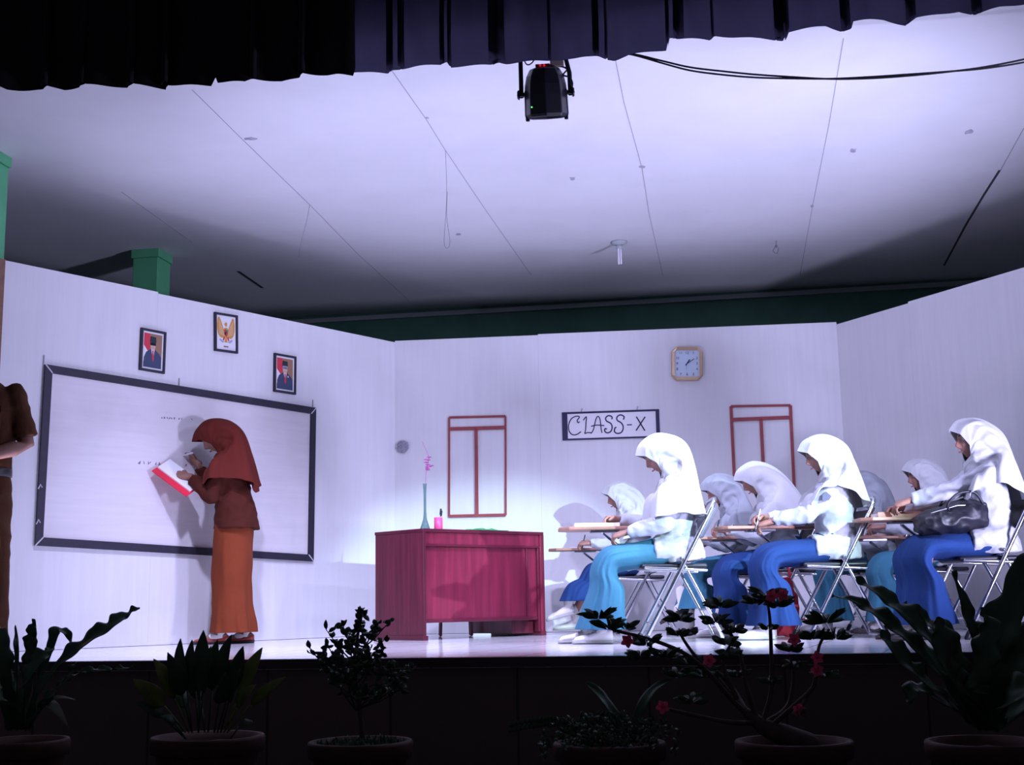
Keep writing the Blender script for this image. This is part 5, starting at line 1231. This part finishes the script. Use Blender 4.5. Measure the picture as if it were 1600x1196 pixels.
# 3 small shrub with many little leaves
t, O, h, r, D = pot(563, 1158, 78, 'small twiggy shrub with many little dark leaves, in front of the red desk')
bm = bmesh.new(); tube(bm, [A(566, 1150, D), A(562, 1110, D), A(556, 1060, D), A(558, 1020, D), A(560, 985, D)], [0.012, 0.010, 0.008, 0.006, 0.004], 8); bmesh.ops.translate(bm, verts=bm.verts, vec=-O); link('trunk', bm, 'bark', t)
random.seed(31); tips = []
for k, (x, y) in enumerate([(480, 1010), (510, 1008), (510, 985), (535, 975), (560, 960), (568, 953), (590, 975), (612, 968), (600, 1000), (575, 990), (545, 1000), (530, 1030), (505, 1040), (585, 1030), (620, 1035), (650, 1042), (640, 1060), (610, 1055), (560, 1050), (540, 1060), (520, 1055), (575, 1070), (600, 1085), (535, 1020), (560, 1020), (600, 1015), (490, 1022), (630, 1075), (548, 985), (582, 1008)]):
    dz = random.uniform(-.18, .18); b = A(x, y, D, dz); sx_, sy_ = (556, max(1010, min(1110, y+55))); a = A(sx_, sy_, D)
    bm = bmesh.new(); tube(bm, [a, a.lerp(b, 0.5)+V((0, 0, -0.01)), b], [0.004, 0.003, 0.0018], 6); bmesh.ops.translate(bm, verts=bm.verts, vec=-O); link('twig', bm, 'bark', t); tips.append((a, b))
bm = bmesh.new()
for a, b in tips:
    for q in range(15):
        p = a.lerp(b, random.uniform(0.45, 1.02)); d = V((random.uniform(-1, 1), random.uniform(-1, 1), random.uniform(-0.4, 1))).normalized()
        leaf(bm, p, p+d*random.uniform(0.025, 0.045), random.uniform(0.008, 0.012), V((random.uniform(-1, 1), -1, random.uniform(-1, 1))), 0.1, 4, 0.9)
o = foliage('foliage', bm, 'leaf', t, O); o['kind'] = 'stuff'
bm = bmesh.new()
for q in range(220):
    a = random.uniform(0, 2*PI); rr = r*0.8*math.sqrt(random.random()); p = O+V((rr*math.cos(a), rr*math.sin(a), h-0.035)); leaf(bm, p, p+V((random.uniform(-.02, .02), random.uniform(-.02, .02), random.uniform(.015, .05))), 0.007, V((0, -1, 0.3)), 0.1, 3, 0.8)
o = foliage('ground_cover', bm, 'leaf', t, O); o['kind'] = 'stuff'

# 4 low pot with two big leaves and trailing greens
t, O, h, r, D = pot(952, 1160, 84, 'low planter with two upright leaves and trailing greenery under the front girl')
for i, (pts, w) in enumerate([([(962, 1150, 0), (958, 1120, 0), (940, 1090, -.03), (915, 1068, -.05)], 0.040), ([(985, 1150, 0), (1000, 1110, .02), (1020, 1080, .05), (1048, 1062, .05)], 0.026)]):
    bm = bmesh.new(); ruffled(bm, [A(x, y, D, z) for x, y, z in pts], w, 0.06, 0.6, i, curl=0.004); foliage('leaf', bm, 'leaf', t, O)
random.seed(77)
bm = bmesh.new()
for q in range(620):
    x = random.gauss(950, 48); y = random.uniform(1118, 1170)+abs(x-950)*0.12; p = A(max(850, min(1055, x)), y, D, random.uniform(-.22, .16)); leaf(bm, p, p+V((random.uniform(-.03, .03), random.uniform(-.02, .02), random.uniform(-.01, .035))), 0.007, V((random.uniform(-1, 1), -1, .5)), 0.1, 3, 0.8)
o = foliage('trailing_greens', bm, 'leaf', t, O); o['kind'] = 'stuff'
bm = bmesh.new(); P = crom([A(900, 1145, D), A(870, 1128, D, -.05), (A(838, 1130, D, -.08)), A(800, 1137, D, -.1)], 6); tube(bm, P, 0.0025, 6)
for p in P:
    for s in (-1, 1): leaf(bm, p, p+V((-0.012, 0, 0.022*s)), 0.010, V((0, -1, 0.2)), 0.1, 4, 0.8)
foliage('trailing_shoot', bm, 'leaf', t, O)

# 5 desert rose with pink flowers
t, O, h, r, D = pot(1240, 1157, 87, 'branching desert rose with pink flowers, in front of the girl with the badge')
bm = bmesh.new()
tube(bm, [A(1262, 1165, D), A(1225, 1150, D), A(1190, 1135, D), A(1168, 1115, D)], [0.05, 0.045, 0.032, 0.02], 14)
BR = [[(1180, 1130, 0), (1140, 1090, -.02), (1110, 1055, -.04), (1075, 1025, -.05), (1040, 1008, -.05), (1000, 995, -.05), (960, 985, -.05), (935, 970, -.04)],
      [(1180, 1130, 0), (1150, 1095, .05), (1120, 1060, .08), (1090, 1030, .08), (1068, 1000, .1), (1062, 985, .1)],
      [(1185, 1130, 0), (1168, 1080, -.03), (1160, 1040, 0), (1150, 1005, .02), (1130, 975, .02), (1125, 962, .03)],
      [(1190, 1135, 0), (1205, 1080, 0), (1205, 1020, .02), (1203, 970, .02), (1200, 945, .02)],
      [(1200, 1140, 0), (1245, 1100, -.04), (1270, 1075, -.05), (1275, 1050, -.05), (1280, 1010, 0), (1295, 985, 0)],
      [(1180, 1130, 0), (1150, 1130, -.08), (1115, 1125, -.1), (1050, 1110, -.12), (1030, 1105, -.12)],
      [(1165, 1110, 0), (1140, 1070, .12), (1110, 1045, .12), (1070, 1045, .12)],
      [(1195, 1130, 0), (1230, 1105, .05), (1240, 1060, .06), (1235, 1030, .06)],
      [(1150, 1090, -.1), (1130, 1040, -.1), (1140, 1010, -.1)], [(1260, 1090, -.04), (1250, 1108, -.08)]]
for b in BR: tube(bm, crom([A(x, y, D, z) for x, y, z in b], 5), [0.011-0.006*i/(5*(len(b)-1)) for i in range(5*(len(b)-1)+1)], 8)
bmesh.ops.translate(bm, verts=bm.verts, vec=-O); link('stem', bm, 'bark', t)
random.seed(5)
def rosette(c, n, L, w):
    bm = bmesh.new()
    for k in range(n):
        a = 2*PI*k/n+random.uniform(-.3, .3); e = random.uniform(-0.5, 0.8); d = V((math.cos(a), math.sin(a)*0.9, 0.35+e*0.5)).normalized(); l_ = L*random.uniform(0.8, 1.15)
        leaf(bm, c+d*0.008, c+d*l_, w, V((random.uniform(-.6, .6), -1, random.uniform(0, 1))), 0.08, 6, 1.25)
    foliage('leaf_rosette', bm, 'leaf', t, O)
for x, y, z, n, L in [(935, 968, -.04, 12, .11), (950, 985, -.05, 10, .11), (978, 985, -.05, 9, .09), (1062, 972, .1, 11, .10), (1060, 995, .1, 9, .09), (1125, 950, .03, 11, .10), (1118, 975, .03, 11, .10), (1148, 990, .02, 9, .09), (1198, 935, .02, 12, .12), (1215, 950, .02, 12, .11), (1180, 945, .02, 10, .10), (1200, 985, .02, 7, .06),
                      (1290, 975, 0, 12, .12), (1270, 1000, 0, 12, .10), (1305, 1000, 0, 11, .11), (1235, 1020, .06, 10, .09), (1240, 1045, .06, 9, .08), (1010, 1010, -.05, 13, .10), (1000, 1030, -.05, 13, .09), (1075, 1040, .12, 12, .10), (1060, 1060, .12, 12, .10), (1100, 1060, .05, 12, .10), (1135, 1010, -.1, 10, .09), (1140, 1030, -.1, 10, .09), (1080, 1100, -.1, 10, .09),
                      (1290, 1060, -.03, 7, .09), (1205, 1070, .02, 9, .08), (1155, 1060, 0, 8, .08), (1040, 1030, -.05, 12, .1), (1250, 1118, -.1, 6, .05)]: rosette(A(x, y, D, z), int(n*1.35), L*0.74, 0.0108)
def bloom(x, y, z, L=0.030):
    c = A(x, y, D, z); bm = bmesh.new()
    for k in range(5):
        a = 2*PI*k/5+x; d = V((math.cos(a), -0.35, math.sin(a))).normalized(); leaf(bm, c, c+d*L, L*0.36, V((0, -1, 0.1)), 0.12, 6, 1.1)
    tube(bm, [c+V((0, 0.03, -0.02)), c], [0.003, 0.008], 8); bmesh.ops.translate(bm, verts=bm.verts, vec=-O); link('flower', bm, 'pinkflower', t)
for x, y, z in ((1205, 932, -.08), (1276, 1048, -.06), (1276, 1028, -.04), (1035, 1105, -.13), (1248, 1110, -.1), (1107, 1032, -.12), (1240, 1000, -.08), (980, 1002, -.1), (1222, 930, -.04)): bloom(x, y, z)

# 6 big wavy fern at the right edge
t, O, h, r, D = pot(1540, 1158, 88, 'huge dark wavy-fronded fern at the right edge, overlapping the seated class')
for i, (pts, w, fr) in enumerate([
    ([(1530, 1140, 0), (1480, 1070, -.03), (1430, 1010, -.05), (1385, 970, -.03), (1345, 945, 0), (1300, 930, .04)], 0.046, 7),
    ([(1535, 1140, 0), (1490, 1050, -.06), (1450, 995, -.08), (1410, 955, -.06), (1370, 925, -.02), (1335, 903, .02)], 0.050, 7),
    ([(1535, 1140, 0), (1500, 1060, .05), (1480, 1000, .08), (1440, 965, .1), (1415, 940, .1)], 0.055, 8),
    ([(1545, 1140, 0), (1545, 1060, .0), (1530, 1000, .0), (1512, 960, .02), (1490, 892, .03)], 0.040, 9),
    ([(1550, 1140, 0), (1545, 1070, -.05), (1555, 1010, -.08), (1580, 950, -.08), (1600, 890, -.05), (1625, 860, 0)], 0.075, 5),
    ([(1550, 1140, 0), (1570, 1060, -.1), (1600, 1000, -.1), (1640, 960, -.1)], 0.08, 6),
    ([(1530, 1140, 0), (1470, 1085, -.12), (1430, 1050, -.16), (1395, 1010, -.15), (1375, 985, -.12)], 0.050, 8),
    ([(1530, 1140, 0), (1470, 1095, -.1), (1430, 1075, -.14), (1420, 1100, -.16)], 0.045, 9),
    ([(1540, 1140, 0), (1500, 1080, -.15), (1480, 1030, -.2), (1470, 985, -.2), (1462, 965, -.2)], 0.06, 7),
    ([(1540, 1140, 0), (1530, 1080, -.18), (1540, 1020, -.22), (1545, 975, -.2), (1530, 950, -.2)], 0.05, 8),
    ([(1540, 1140, 0), (1500, 1090, .02), (1480, 1050, .05), (1440, 1010, .08), (1420, 990, .1)], 0.05, 7),
    ([(1545, 1140, 0), (1570, 1100, -.15), (1610, 1070, -.2), (1650, 1060, -.2)], 0.06, 7),
    ([(1545, 1140, 0), (1590, 1100, .05), (1600, 1040, .1), (1615, 1010, .1)], 0.06, 7),
    ([(1540, 1140, 0), (1520, 1100, -.1), (1505, 1070, -.15), (1500, 1040, -.15)], 0.05, 7)]):
    bm = bmesh.new(); ruffled(bm, [A(x, y, D, z) for x, y, z in pts], w, 0.24, fr/8, i*2.1+0.5, curl=0.008); foliage('frond', bm, 'leaf', t, O)
